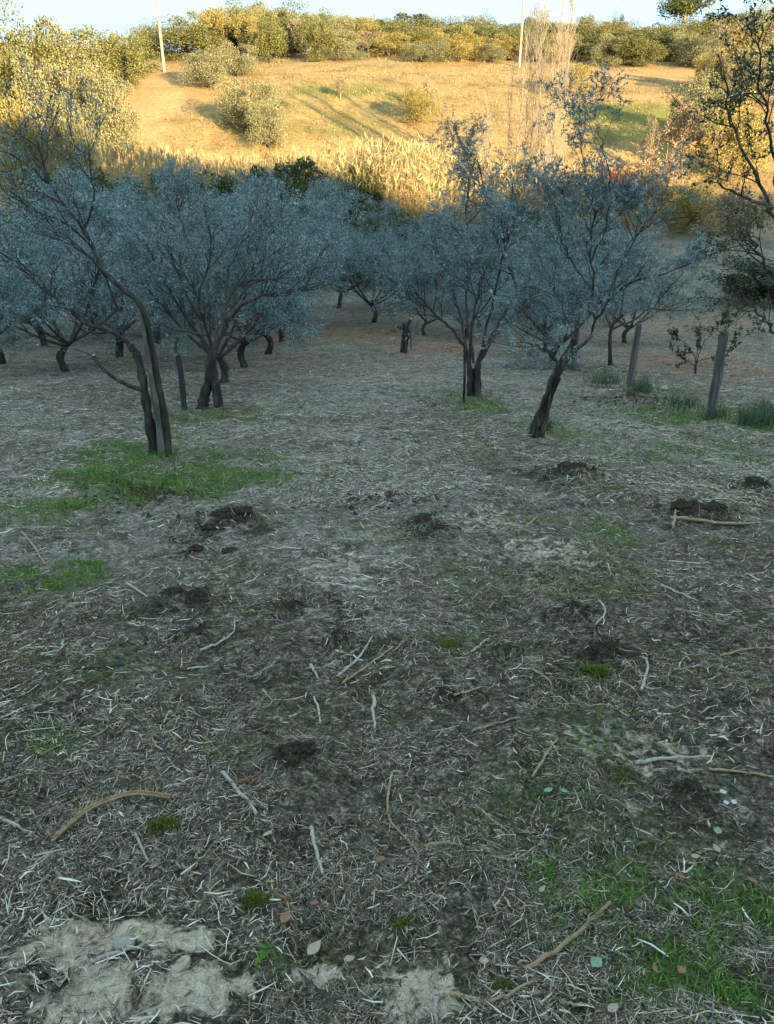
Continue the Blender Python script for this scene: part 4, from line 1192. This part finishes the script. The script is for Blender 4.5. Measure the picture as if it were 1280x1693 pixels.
def grass():
    rng = np.random.default_rng(2)
    mb, mm = MB(), MB()
    for (n, v0, v1) in ((300000, 640, 1000), (190000, 1000, 1790)):
        x, y, d = scatter(rng, n, v0, v1)
        g = zone(ZG, x, y)
        g = g * np.clip(.75 + 1.6 * fbm(x / .25, y / .25, 301, 3), 0, 1.2)
        k = rng.random(len(x)) < g ** 1.3
        x1, y1, d1 = x[k], y[k], d[k]; n1 = len(x1)
        sc = np.clip(d1 / 3.5, .8, 4) ** .6
        blades(mb, rng, x1, y1, .036 * sc * rng.uniform(.5, 1.5, n1), .0042 * sc * rng.uniform(.6, 1.3, n1), .7)
        mo = np.clip(3.0 * (fbm(x / .5, y / .5, 311, 4) - .04), 0, 1) * (.35 + .65 * smooth(-.4, .9, x)) + .25 * g
        k = rng.random(len(x)) < mo * .75
        x1, y1, d1 = x[k], y[k], d[k]; n1 = len(x1)
        sc = np.clip(d1 / 3.0, .8, 4) ** .7
        blades(mm, rng, x1, y1, .013 * sc * rng.uniform(.5, 1.5, n1), .0048 * sc * rng.uniform(.6, 1.3, n1), 1.0)
    mb.obj('grass', M['grass'], label='short fresh green grass in patches on the mulch', category='grass', kind='stuff')
    mm.obj('ground_moss', M['moss_dull'], label='dull olive moss creeping over the damp soil', category='moss', kind='stuff')
    mt = MB()
    for (u, v, ru, rv, n) in ((1060, 646, 20, 7, 420), (1002, 632, 26, 7, 380), (1180, 688, 16, 6, 220), (1262, 692, 26, 14, 620), (1235, 700, 16, 6, 200), (1125, 672, 30, 5, 200), (945, 612, 14, 4, 160), (898, 714, 14, 4, 110)):
        uu = u + rng.normal(size=n) * ru * .6; vv = v + rng.normal(size=n) * rv * .6
        p = gpv(uu, vv, full=False)
        blades(mt, rng, p[:, 0], p[:, 1], rng.uniform(.08, .34, n), rng.uniform(.006, .014, n), .4)
    mt.obj('tall_grass', M['grass_blue'], label='longer blue-green grass tufts round the fence posts', category='grass', kind='stuff')
grass()

# ------------------------------------------------------------------ single sticks lying on the ground
def stick(pts, r, mat, label, seed, knots=True):
    rng = np.random.default_rng(seed + 4000); r = r * 1.25
    g = np.array([gp(u, v) for (u, v) in pts])
    P = resample(g, 12)
    P[:, 2] = H(P[:, 0], P[:, 1])
    L = np.linalg.norm(np.diff(P, axis=0), axis=1).sum()
    # a stiff stick bridges the hollows: lift the line to touch the high points
    t = np.linspace(0, 1, len(P)); fit = np.polyfit(t, P[:, 2], 2); zz = np.polyval(fit, t)
    P[:, 2] = zz + max(0, np.quantile(P[:, 2] - zz, .8)) + r * .9 + .003
    P[1:-1] += rng.normal(size=(len(P) - 2, 3)) * min(.003, r * .35)
    b = P[0].copy(); b[2] -= r
    root = empty('stick', b, label, 'stick')
    rad = np.linspace(r, r * rng.uniform(.45, .8), len(P)) * (1 + rng.normal(size=len(P)) * .07)
    mb = MB(); tube(mb, P - b, rad, 7, rng, .12); mb.obj('stem', M[mat], root)
    if knots and L > .12:
        for q in range(2 if L > .3 else 1):
            i = rng.integers(3, len(P) - 2); d = norm(norm(P[i + 1] - P[i]) + rng.normal(size=3) * .7 + [0, 0, .3])
            mb = MB(); tube(mb, np.array([P[i] - b, P[i] - b + d * rng.uniform(.015, .05)]), [r * .5, r * .3], 5); mb.obj('side_twig', M[mat], root)
STICKS = [
    ([(1108, 862), (1150, 868), (1215, 872), (1300, 864)], .012, 'stick_tan', 'long tan branch lying along a dark clod at the right edge'),
    ([(1112, 876), (1116, 850)], .009, 'stick_tan', 'short upright broken end beside the long tan branch'),
    ([(1060, 1089), (1069, 1112), (1059, 1147)], .006, 'stick_pale', 'curved pale stick right of the bright moss mound'),
    ([(1050, 1268), (1100, 1252), (1176, 1252)], .0065, 'stick_pale', 'thick pale stick bent at one end, right of centre foreground'),
    ([(1172, 1271), (1225, 1279), (1285, 1288)], .004, 'stick_tan', 'straight thin stick running out of the right edge'),
    ([(879, 1299), (920, 1239)], .0045, 'stick_tan', 'tan stick slanting up right, left of the thick pale stick'),
    ([(780, 1215), (858, 1192)], .0045, 'stick_tan', 'nearly level tan stick above the slanting tan stick'),
    ([(786, 1340), (815, 1362), (843, 1383)], .004, 'stick_tan', 'tan stick slanting down right below the centre'),
    ([(703, 1400), (763, 1401)], .005, 'stick_tan', 'short level tan stick in the lower middle'),
    ([(868, 1607), (930, 1572), (975, 1535), (1006, 1505)], .005, 'stick_tan', 'long tan stick slanting up right at lower right'),
    ([(742, 1655), (800, 1668), (850, 1650), (888, 1624)], .0045, 'stick_tan', 'bowed tan stick at the bottom, right of the pale straw tuft'),
    ([(925, 1667), (972, 1671)], .004, 'stick_tan', 'small pale stick near the bottom edge, right of the bowed stick'),
    ([(617, 1155), (619, 1212)], .007, 'stick_pale', 'whitish stick pointing at the camera in the centre'),
    ([(515, 1373), (522, 1410), (534, 1453)], .0055, 'stick_pale', 'whitish stick with broken upper end, left of bottom centre'),
    ([(369, 1284), (400, 1326), (426, 1368)], .0058, 'stick_pale', 'pale tapering stick slanting down right, right of the brown frond'),
    ([(384, 1306), (432, 1291)], .007, 'stick_rust', 'short rust-brown stick crossing the pale tapering stick'),
    ([(264, 1205), (273, 1242), (304, 1270)], .006, 'stick_dark', 'grey hooked stick above the brown frond'),
    ([(33, 1232), (16, 1289)], .0055, 'stick_dark', 'greyish stick near the left edge above the frond'),
    ([(448, 1474), (470, 1494), (492, 1517)], .005, 'stick_rust', 'brown twig beside the dull moss clump at the bottom'),
    ([(332, 1077), (365, 1062), (388, 1047)], .006, 'stick_pale', 'pale stick slanting up right, left of centre'),
    ([(388, 1047), (388, 1021)], .004, 'stick_pale', 'short pale stick standing off the end of the slanting one'),
    ([(72, 1093), (100, 1075), (103, 1054)], .0055, 'stick_pale', 'kinked pale stick near the left edge'),
    ([(558, 1119), (590, 1095), (616, 1064)], .005, 'stick_pale', 'pale stick, upper of two lying side by side in the centre'),
    ([(566, 1129), (605, 1106), (650, 1078)], .0045, 'stick_tan', 'tan stick, lower of two lying side by side in the centre'),
    ([(519, 1150), (527, 1172), (529, 1193)], .004, 'stick_pale', 'small pale stick left of the whitish centre stick'),
    ([(514, 1100), (526, 1122)], .006, 'stick_pale', 'stubby pale stick left of the two side by side sticks'),
    ([(648, 1288), (640, 1345), (668, 1382), (690, 1412), (687, 1452)], .0035, 'stick_tan', 'long crooked twig winding down the lower middle'),
    ([(1094, 963), (1120, 980), (1152, 999)], .005, 'stick_pale', 'pale stick right of the dark clump, middle right'),
    ([(1115, 1014), (1150, 1018), (1185, 1024)], .005, 'stick_tan', 'tan level stick below the pale one, middle right'),
    ([(0, 1353), (25, 1362), (52, 1374)], .0048, 'stick_pale', 'pale stick at the left edge beside the frond'),
    ([(1040, 1191), (1100, 1182), (1160, 1166), (1250, 1159)], .004, 'stick_dark', 'long thin grey twig lying level at the right'),
    ([(940, 1143), (950, 1125), (962, 1106)], .005, 'stick_dark', 'grey stick leaning on the bright moss mound'),
    ([(779, 1086), (793, 1073), (809, 1059)], .0055, 'stick_pale', 'pale short stick right of centre, slanting up'),
    ([(750, 1161), (795, 1145)], .0045, 'stick_tan', 'short tan stick beside the dark lump at centre'),
    ([(1168, 803), (1205, 826), (1255, 835)], .007, 'stick_tan', 'bent tan twig above the long tan branch at right'),
    ([(868, 887), (888, 859)], .007, 'stick_tan', 'tan stick pointing up on the sandy bare patch'),
    ([(1008, 757), (1030, 747)], .009, 'stick_tan', 'bright tan stick near the mulch heap on the right'),
    ([(346, 1003), (320, 1020), (290, 1041)], .006, 'stick_dark', 'grey branch at the dark clods on the left'),
    ([(208, 957), (226, 968), (243, 981)], .006, 'stick_pale', 'pale stick right of the small green grass patch'),
    ([(35, 875), (55, 895), (72, 922)], .006, 'stick_tan', 'thin stick left of the small green grass patch'),
    ([(150, 1592), (195, 1580), (240, 1568)], .0045, 'stick_pale', 'pale twig lying on the sandy patch at bottom left'),
    ([(721, 1655), (722, 1700)], .005, 'stick_pale', 'pale stick leaving the frame at the bottom centre'),
    ([(225, 1385), (245, 1430)], .004, 'stick_pale', 'pale stick below the brown frond'),
    ([(790, 1480), (800, 1455), (838, 1498)], .003, 'stick_dark', 'forked dark twig in the lower middle right'),
    ([(640, 1480), (600, 1525), (575, 1570)], .003, 'stick_dark', 'thin dark twig at the bottom left of centre'),
    ([(1140, 1530), (1050, 1524), (990, 1530)], .003, 'stick_dark', 'fine dark twig among the grass at lower right'),
    ([(130, 1112), (215, 1100)], .004, 'stick_dark', 'dark thin stick lying level at middle left'),
    ([(895, 1395), (850, 1425), (810, 1432)], .003, 'stick_tan', 'fine tan twig right of the level short stick'),
    ([(990, 990), (1000, 1020), (985, 1035)], .005, 'stick_pale', 'pale curled stick on the dark clump at middle right'),
    ([(845, 1555), (880, 1595)], .003, 'stick_dark', 'dark twig crossing near the long slanting tan stick'),
    ([(1190, 1090), (1235, 1075), (1279, 1072)], .004, 'stick_tan', 'thin tan twig near the right edge, middle height'),
    ([(880, 1118), (905, 1138), (912, 1148)], .0045, 'stick_tan', 'tan stick left of the bright moss mound'),
    ([(435, 1140), (450, 1160), (425, 1172)], .0035, 'stick_tan', 'thin bent twig left of the small pale stick'),
    ([(310, 1105), (345, 1102)], .004, 'stick_pale', 'short level pale stick at left centre'),
]
for i, (pts, r, mat, lab) in enumerate(STICKS):
    stick(pts, r, mat, lab, i)

def frond():
    rng = np.random.default_rng(4500)
    g = np.array([gp(u, v) for (u, v) in [(88, 1392), (115, 1372), (160, 1344), (225, 1325), (284, 1330)]])
    P = resample(g, 22); P[:, 2] = np.convolve(np.pad(H(P[:, 0], P[:, 1]), 3, mode='edge'), np.ones(7) / 7, 'valid') + .022
    b = P[0].copy(); b[2] -= .012
    root = empty('dry_frond', b, 'curved brown dry frond with ragged barbs at lower left', 'frond')
    mb = MB(); tube(mb, P - b, np.linspace(.009, .005, len(P)), 7, rng, .15); mb.obj('rib', M['stick_rust'], root)
    mb = MB()
    for o in (-.007, .006):
        Q = P + np.array([0, o, .003]); tube(mb, Q - b, np.linspace(.006, .003, len(P)), 5, rng, .2)
    mb.obj('husk', M['stick_tan'], root)
    for i in range(3, len(P) - 1):
        d = norm(norm(P[i + 1] - P[i]) * .4 + np.array([-.2, .8, .6]) + rng.normal(size=3) * .3)
        mb = MB(); tube(mb, np.array([P[i] - b, P[i] - b + d * .018, P[i] - b + d * rng.uniform(.03, .045) + [0, 0, -.004]]), [.0028, .002, .0008], 4); mb.obj('barb', M['stick_tan'], root)
frond()

# ------------------------------------------------------------------ single fallen leaves, petals, stones, moss mounds
def leaf_obj(u, v, L, W, mat, label, yaw, name='fallen_leaf', cat='leaf', curl=.35):
    p = gp(u, v)
    b = p + np.array([0, 0, .012])
    ts = np.linspace(0, 1, 8); wid = np.sin(np.pi * ts ** .8) * W * .5
    c, s = math.cos(yaw), math.sin(yaw)
    V = []
    for k in (-1, -.5, 0, .5, 1):
        for t, w in zip(ts, wid):
            a, bb = (t - .5) * L, k * w
            V.append((a * c - bb * s, a * s + bb * c, .35 * abs(k) * w + curl * L * (t - .5) ** 2 - .1 * L * (t - .5) + .006))
    n = 8
    Fq = [[r * n + i, r * n + i + 1, (r + 1) * n + i + 1, (r + 1) * n + i] for r in range(4) for i in range(n - 1)]
    root = empty(name, b, label, cat)
    mb = MB(); mb.add(V, Fq); mb.obj('blade', M[mat], root)
    st = np.array([[-.5 * L * c, -.5 * L * s, .006 + curl * L * .25 + .05 * L], [-.72 * L * c, -.72 * L * s, .004]])
    mb = MB(); tube(mb, st, [.0013, .001], 4); mb.obj('stalk', M['stick_rust'], root)
for (u, v, L, W, mat, lab, yaw) in [
    (474, 1530, .042, .028, 'dead_leaf', 'reddish-brown fallen leaf at bottom left of centre', 1.2),
    (630, 1425, .032, .02, 'dead_leaf', 'pinkish-brown dead leaf in the lower middle', .4),
    (520, 1500, .03, .014, 'dead_leaf', 'dark reddish leaf above the blue-grey sprig', .1),
    (520, 1565, .055, .03, 'dead_leaf_pale', 'crumpled pale leaf at the bottom, left of centre', 1.0),
    (578, 1585, .03, .018, 'dead_leaf_pale', 'small pale leaf right of the crumpled one at the bottom', .3),
    (445, 1393, .04, .014, 'dead_leaf_pale', 'pale narrow leaf right of the tapering stick', .8),
    (1124, 1617, .026, .022, 'dead_leaf', 'round brown leaf in the green patch at lower right', .4),
    (1080, 1612, .032, .011, 'dead_leaf', 'narrow orange leaf left of the round brown one', 1.5),
    (1180, 1420, .036, .018, 'dead_leaf_pale', 'tan leaf standing near the grass at lower right', 1.7),
    (1240, 1468, .034, .014, 'dead_leaf', 'pointed brown leaf near the right edge, lower right', -.5),
    (1122, 1467, .03, .013, 'dead_leaf', 'small brown leaf above the fine dark twig', -.6),
    (1010, 1684, .036, .02, 'dead_leaf_pale', 'pinkish leaf at the bottom edge, lower right', .6),
    (1160, 1138, .045, .018, 'dead_leaf', 'tan folded leaf right of the curved pale stick', .9),
    (1146, 1432, .028, .018, 'dead_leaf_pale', 'pale leaf left of the tan standing leaf', .2),
    (800, 1600, .028, .02, 'dead_leaf_pale', 'greyish leaf above the bowed stick', .1),
    (985, 1601, .04, .03, 'fresh_leaf', 'pale green leaf below the long slanting tan stick', .7),
    (1186, 1376, .036, .026, 'fresh_leaf', 'pale green leaf near the right edge above the grass', 1.1),
    (905, 1322, .04, .02, 'fresh_leaf', 'light green leaf right of the down-slanting tan stick', .5),
    (930, 1330, .03, .016, 'fresh_leaf', 'second light green leaf just right of the first', -.4),
    (1193, 1320, .026, .022, 'petal', 'whitish petal near the right edge, upper of three', .2),
    (1212, 1332, .026, .02, 'petal', 'whitish petal near the right edge, right of three', .9),
    (1198, 1336, .022, .018, 'petal', 'whitish petal near the right edge, lowest of three', 1.6),
    (1160, 1200, .034, .018, 'dead_leaf_pale', 'pale leaf below the long thin grey twig', .2),
    (895, 1482, .03, .014, 'dead_leaf_pale', 'small pale leaf in the middle of the lower right', .8),
]:
    leaf_obj(u, v, L, W, mat, lab, yaw)

def sprig(u, v, label, mat, seed, n=16, L=.10):
    rng = np.random.default_rng(seed); b = gp(u, v); b[2] += .004
    root = empty('leaf_sprig', b, label, 'sprig')
    d = norm(np.array([rng.normal(), rng.normal(), .35]))
    P = np.array([d * t * L + [0, 0, .01 + .02 * math.sin(3 * t)] for t in np.linspace(-.5, .5, 8)])
    mb = MB(); tube(mb, P, np.linspace(.0022, .001, 8), 5); mb.obj('stem', M['stick_dark'], root)
    for k in range(n):
        p = P[rng.integers(1, 8)]
        mb = MB(); leaves(mb, p[None] + 0, (d + rng.normal(size=3) * .8)[None], .034, .009, rng, .2); mb.obj('leaf', M[mat], root)
sprig(503, 1520, 'blue-grey leafy sprig standing up near the bottom', 'olive_leaf_dark', 1)
sprig(1195, 1163, 'small pale sprig on the long thin grey twig', 'olive_leaf_dark', 2)
sprig(515, 1620, 'spiky grey sprig at the bottom left of centre', 'olive_leaf_dark', 3, 22, .16)
sprig(180, 1475, 'tiny pale sprig at the left above the sand', 'olive_leaf_dark', 4, 10, .06)
sprig(450, 1570, 'green weed sprig at the bottom left of centre', 'grass', 5, 18, .08)

def rock(u, v, r, mat, label, seed, name='stone', cat='stone', flat=.6):
    rng = np.random.default_rng(seed + 600); b = gp(u, v)
    n, m = (30, 18) if cat == 'clod' else (14, 9)
    th = np.linspace(0, 2 * np.pi, n, endpoint=False); ph = np.linspace(0, np.pi, m)
    V = np.array([[math.sin(p) * math.cos(t), math.sin(p) * math.sin(t), math.cos(p)] for p in ph for t in th])
    k = 1 + .28 * vnoise(V[:, 0] * 2.2 + seed * 3.7, V[:, 1] * 2.2 + V[:, 2] * 1.7, seed) + .22 * vnoise(V[:, 0] * 6 + V[:, 2] * 5, V[:, 1] * 6, seed + 9)
    if cat == 'clod':
        k = k + .38 * vnoise(V[:, 0] * 9 + V[:, 2] * 4, V[:, 1] * 9 - V[:, 2] * 5, seed + 3) + .30 * vnoise(V[:, 0] * 19 + V[:, 2] * 9, V[:, 1] * 19 + V[:, 2] * 13, seed + 5)
    V = V * k[:, None] * r * np.array([1, .8, flat])
    Fq = [[i * n + j, i * n + (j + 1) % n, (i + 1) * n + (j + 1) % n, (i + 1) * n + j] for i in range(m - 1) for j in range(n)]
    mb = MB(); mb.add(V, Fq)
    o = mb.obj(name, M[mat], label=label, category=cat)
    o.location = b + np.array([0, 0, r * flat * (.0 if cat == 'clod' else .2)])
    return o
for i, (u, v, r, lab) in enumerate([(1075, 641, .11, 'grey stone in the grass right of the middle fence post'), (1098, 645, .09, 'smaller grey stone beside the grey stone right of the middle post'),
                                    (1008, 630, .10, 'pale stone left of the middle fence post'), (650, 500 + 62, .10, 'pale stone at the far end of the track'),
                                    (206, 1562, .028, 'pale stone on the sandy patch at bottom left'), (20, 1393, .012, 'white pebble at the left edge'), (835, 1183, .009, 'white pebble right of centre'),
                                    (737, 1222, .008, 'white pebble left of the level tan stick'), (705, 1370, .008, 'white pebble in the lower middle'), (565, 1080, .012, 'white pebble left of the two side by side sticks')]):
    rock(u, v, r, 'stone', lab, i)
for i, (u, v, r, lab) in enumerate([(372, 858, .10, 'dark earth clod, largest of those right of the green patch'), (402, 858, .07, 'dark earth clod right beside the largest left one'), (345, 872, .05, 'small dark clod left of the largest left one'),
                                    (285, 980, .06, 'dark clod at the grey branch on the left'), (310, 992, .045, 'lower dark clod at the grey branch on the left'), (700, 875, .075, 'dark clod in the middle of the track'), (722, 888, .05, 'smaller dark clod beside the one on the track'),
                                    (1125, 852, .09, 'black clod above the long tan branch'), (1180, 855, .08, 'black clod behind the middle of the long tan branch'), (1245, 806, .09, 'black clod at the right edge above the tan branch'),
                                    (510, 1262, .035, 'brown clod with roots left of centre foreground'), (478, 1258, .028, 'smaller brown clod beside the rooted one'), (735, 1156, .03, 'dark round lump right of the whitish centre stick'),
                                    (1010, 1080, .035, 'dark clod just above the bright moss mound'), (1035, 1083, .03, 'dark clod right above the bright moss mound'), (1145, 1305, .025, 'dark crumbly clod at the right foreground'), (940, 792, .12, 'dark mound of earth and prunings on the right'),
                                    (325, 912, .05, 'dark clod below the largest left clod'), (380, 910, .05, 'dark clod lower right of the largest left clod'), (1155, 1325, .02, 'small dark clod below the crumbly right one')]):
    rock(u, v, r, 'soil_clod', lab, 40 + i, 'earth_clod', 'clod', .55)

def crumbs():
    rng = np.random.default_rng(66)
    mb = MB(); O = np.array([[1, 0, 0], [0, 1, 0], [-1, 0, 0], [0, -1, 0], [0, 0, .8], [0, 0, -.6]], float)
    T = np.array([[0, 1, 4], [1, 2, 4], [2, 3, 4], [3, 0, 4], [1, 0, 5], [2, 1, 5], [3, 2, 5], [0, 3, 5]])
    for (cx, cy, r, h) in CLODS:
        n = 170
        a = rng.uniform(0, 6.28, n); q = np.abs(rng.normal(size=n)) * r * .75
        x, y = cx + q * np.cos(a), cy + q * np.sin(a) * .85
        sz = np.minimum(.004 + r * .035 * np.exp(rng.normal(size=n) * .6), .03)
        V = O[None] * (sz[:, None, None] * rng.uniform(.6, 1.4, (n, 6, 1))) + np.stack([x, y, H(x, y) + sz * .25], -1)[:, None]
        mb.add(V.reshape(-1, 3), (np.arange(n)[:, None, None] * 6 + T[None]).reshape(-1, 3), False)
    # grit on the sandy patches
    x, y, d = scatter(rng, 9000, 1450, 1790, -100, 900)
    k = (zone(ZSAND, x, y, .6) > .3) & (rng.random(len(x)) < .55); x, y = x[k], y[k]; n = len(x)
    sz = .0016 * np.exp(rng.normal(size=n) * .6)
    V = O[None] * (sz[:, None, None] * rng.uniform(.6, 1.4, (n, 6, 1))) + np.stack([x, y, H(x, y) + sz * .25], -1)[:, None]
    ms = MB(); ms.add(V.reshape(-1, 3), (np.arange(n)[:, None, None] * 6 + T[None]).reshape(-1, 3), False)
    ms.obj('sand_grit', M['stone'], label='small grit and pebbles on the sandy patches at the bottom', category='grit', kind='stuff')
    mb.obj('soil_crumbs', M['soil_clod'], label='loose dark crumbs of earth around the dug clods', category='soil', kind='stuff')
crumbs()

def moss_mound(u, v, r, mat, label, seed, hgt=.5, n=1400):
    rng = np.random.default_rng(seed); b = gp(u, v)
    root = empty('moss_mound', b, label, 'moss')
    a = rng.uniform(0, 6.28, n); q = np.sqrt(rng.random(n)) * r * (1 + .35 * np.sin(3 * a + seed) + .2 * np.sin(5 * a))
    x, y = q * np.cos(a), q * np.sin(a) * .8
    z = hgt * r * np.exp(-(q / r) ** 2 * 1.6) + H(b[0] + x, b[1] + y) - b[2]
    mb = MB()
    leaves(mb, np.stack([x, y, z - .004], -1), np.stack([rng.normal(size=n) * .7, rng.normal(size=n) * .7, np.ones(n)], -1), rng.uniform(.006, .016, n), rng.uniform(.003, .006, n), rng, .2)
    mb.obj('moss', M[mat], root, kind='stuff')
    N = 16
    V = [(0, 0, hgt * r * .9 + 0.0)]
    for i, f in enumerate((.4, .8, 1.1)):
        for j in range(N):
            t = 2 * math.pi * j / N; rr = r * f * (1 + .25 * math.sin(3 * t + seed)); X, Yy = rr * math.cos(t), rr * math.sin(t) * .8
            V.append((X, Yy, hgt * r * math.exp(-f * f * 1.6) + float(H(b[0] + X, b[1] + Yy)) - b[2] - .004 - (.03 if i == 2 else 0)))
    mb = MB(); mb.add(V, [[0, 1 + j, 1 + (j + 1) % N] for j in range(N)])
    mb.f.append(np.array([[1 + i * N + j, 1 + (i + 1) * N + j, 1 + (i + 1) * N + (j + 1) % N, 1 + i * N + (j + 1) % N] for i in range(2) for j in range(N)])); mb.sm.append(True)
    mb.obj('soil', M['soil_clod'], root)
moss_mound(985, 1118, .065, 'moss', 'bright green moss mound on the right foreground', 1, .5)
moss_mound(425, 1495, .045, 'moss_dull', 'dull olive moss clump at the bottom left of centre', 2, .6)
moss_mound(270, 1372, .06, 'moss_dull', 'brownish moss clump under the brown frond', 3, .4)
moss_mound(830, 1735 - 100, .03, 'moss_dull', 'small dull moss clump near the bowed stick', 4, .4)
moss_mound(745, 1075, .06, 'moss_dull', 'dull moss clump right of centre', 5, .35)
moss_mound(665, 1530, .035, 'moss', 'small yellow-green moss clump at the bottom centre', 6, .3)

# silvery heap of prunings by the leaning olive, brown-leaved bush at the near post
def heap():
    rng = np.random.default_rng(4700); b = gp(885, 608); n = 2600
    root = empty('pruning_heap', b, 'silvery heap of cut olive prunings behind the leaning olive', 'heap')
    a = rng.uniform(0, 6.28, n); q = np.sqrt(rng.random(n)) * .95
    x, y = q * np.cos(a), q * np.sin(a) * .6
    z = (.42 * np.exp(-q * q * 2.0) * rng.random(n) ** .5) + H(b[0] + x, b[1] + y) - b[2]
    mb = MB(); leaves(mb, np.stack([x, y, z], -1), rng.normal(size=(n, 3)), rng.uniform(.05, .12, n), rng.uniform(.015, .03, n), rng, .1)
    mb.obj('leaves', M['silver'], root, kind='stuff')
    for k in range(14):
        j = rng.integers(0, n); p = np.array([x[j], y[j], z[j]]); d = norm(rng.normal(size=3) * [1, 1, .3])
        mb = MB(); tube(mb, np.array([p - d * .3, p + rng.normal(size=3) * .02, p + d * .3]), [.008, .006, .003], 5); mb.obj('branch', M['twig'], root)
M['silver'] = leaf_mat('silver', [(0, (.18, .2, .19)), (.5, (.36, .38, .37)), (1, (.55, .57, .56))])
heap()
px_tree('bush', 'brown-stemmed bush with sparse green leaves left of the nearest fence post', 71, (1150, 622),
        [([(1150, 628), (1150, 610), (1152, 596)], .03, .02, 8)],
        [([(1152, 598), (1140, 575), (1120, 555), (1112, 545)], .012, .004, .2), ([(1152, 598), (1165, 565), (1185, 545), (1200, 520)], .012, .004, .2), ([(1150, 600), (1155, 560), (1150, 540)], .012, .004, .2),
         ([(1152, 598, .0), (1180, 590, .2), (1210, 575, .2), (1225, 550, .2)], .012, .004, .2), ([(1150, 605), (1125, 590, .3), (1110, 575, .3)], .012, .004, .2)],
        dict(count=1100, L=.07, W=.04, spread=.9), mats=('bark', 'twig', 'fruit_leaf'),
        levels=[dict(per_m=7, ang=(30, 70), len=(.2, .4), r=.005, bias=(0, 0, .2), wob=.2, sides=4, seg=3)])['category'] = 'bush'
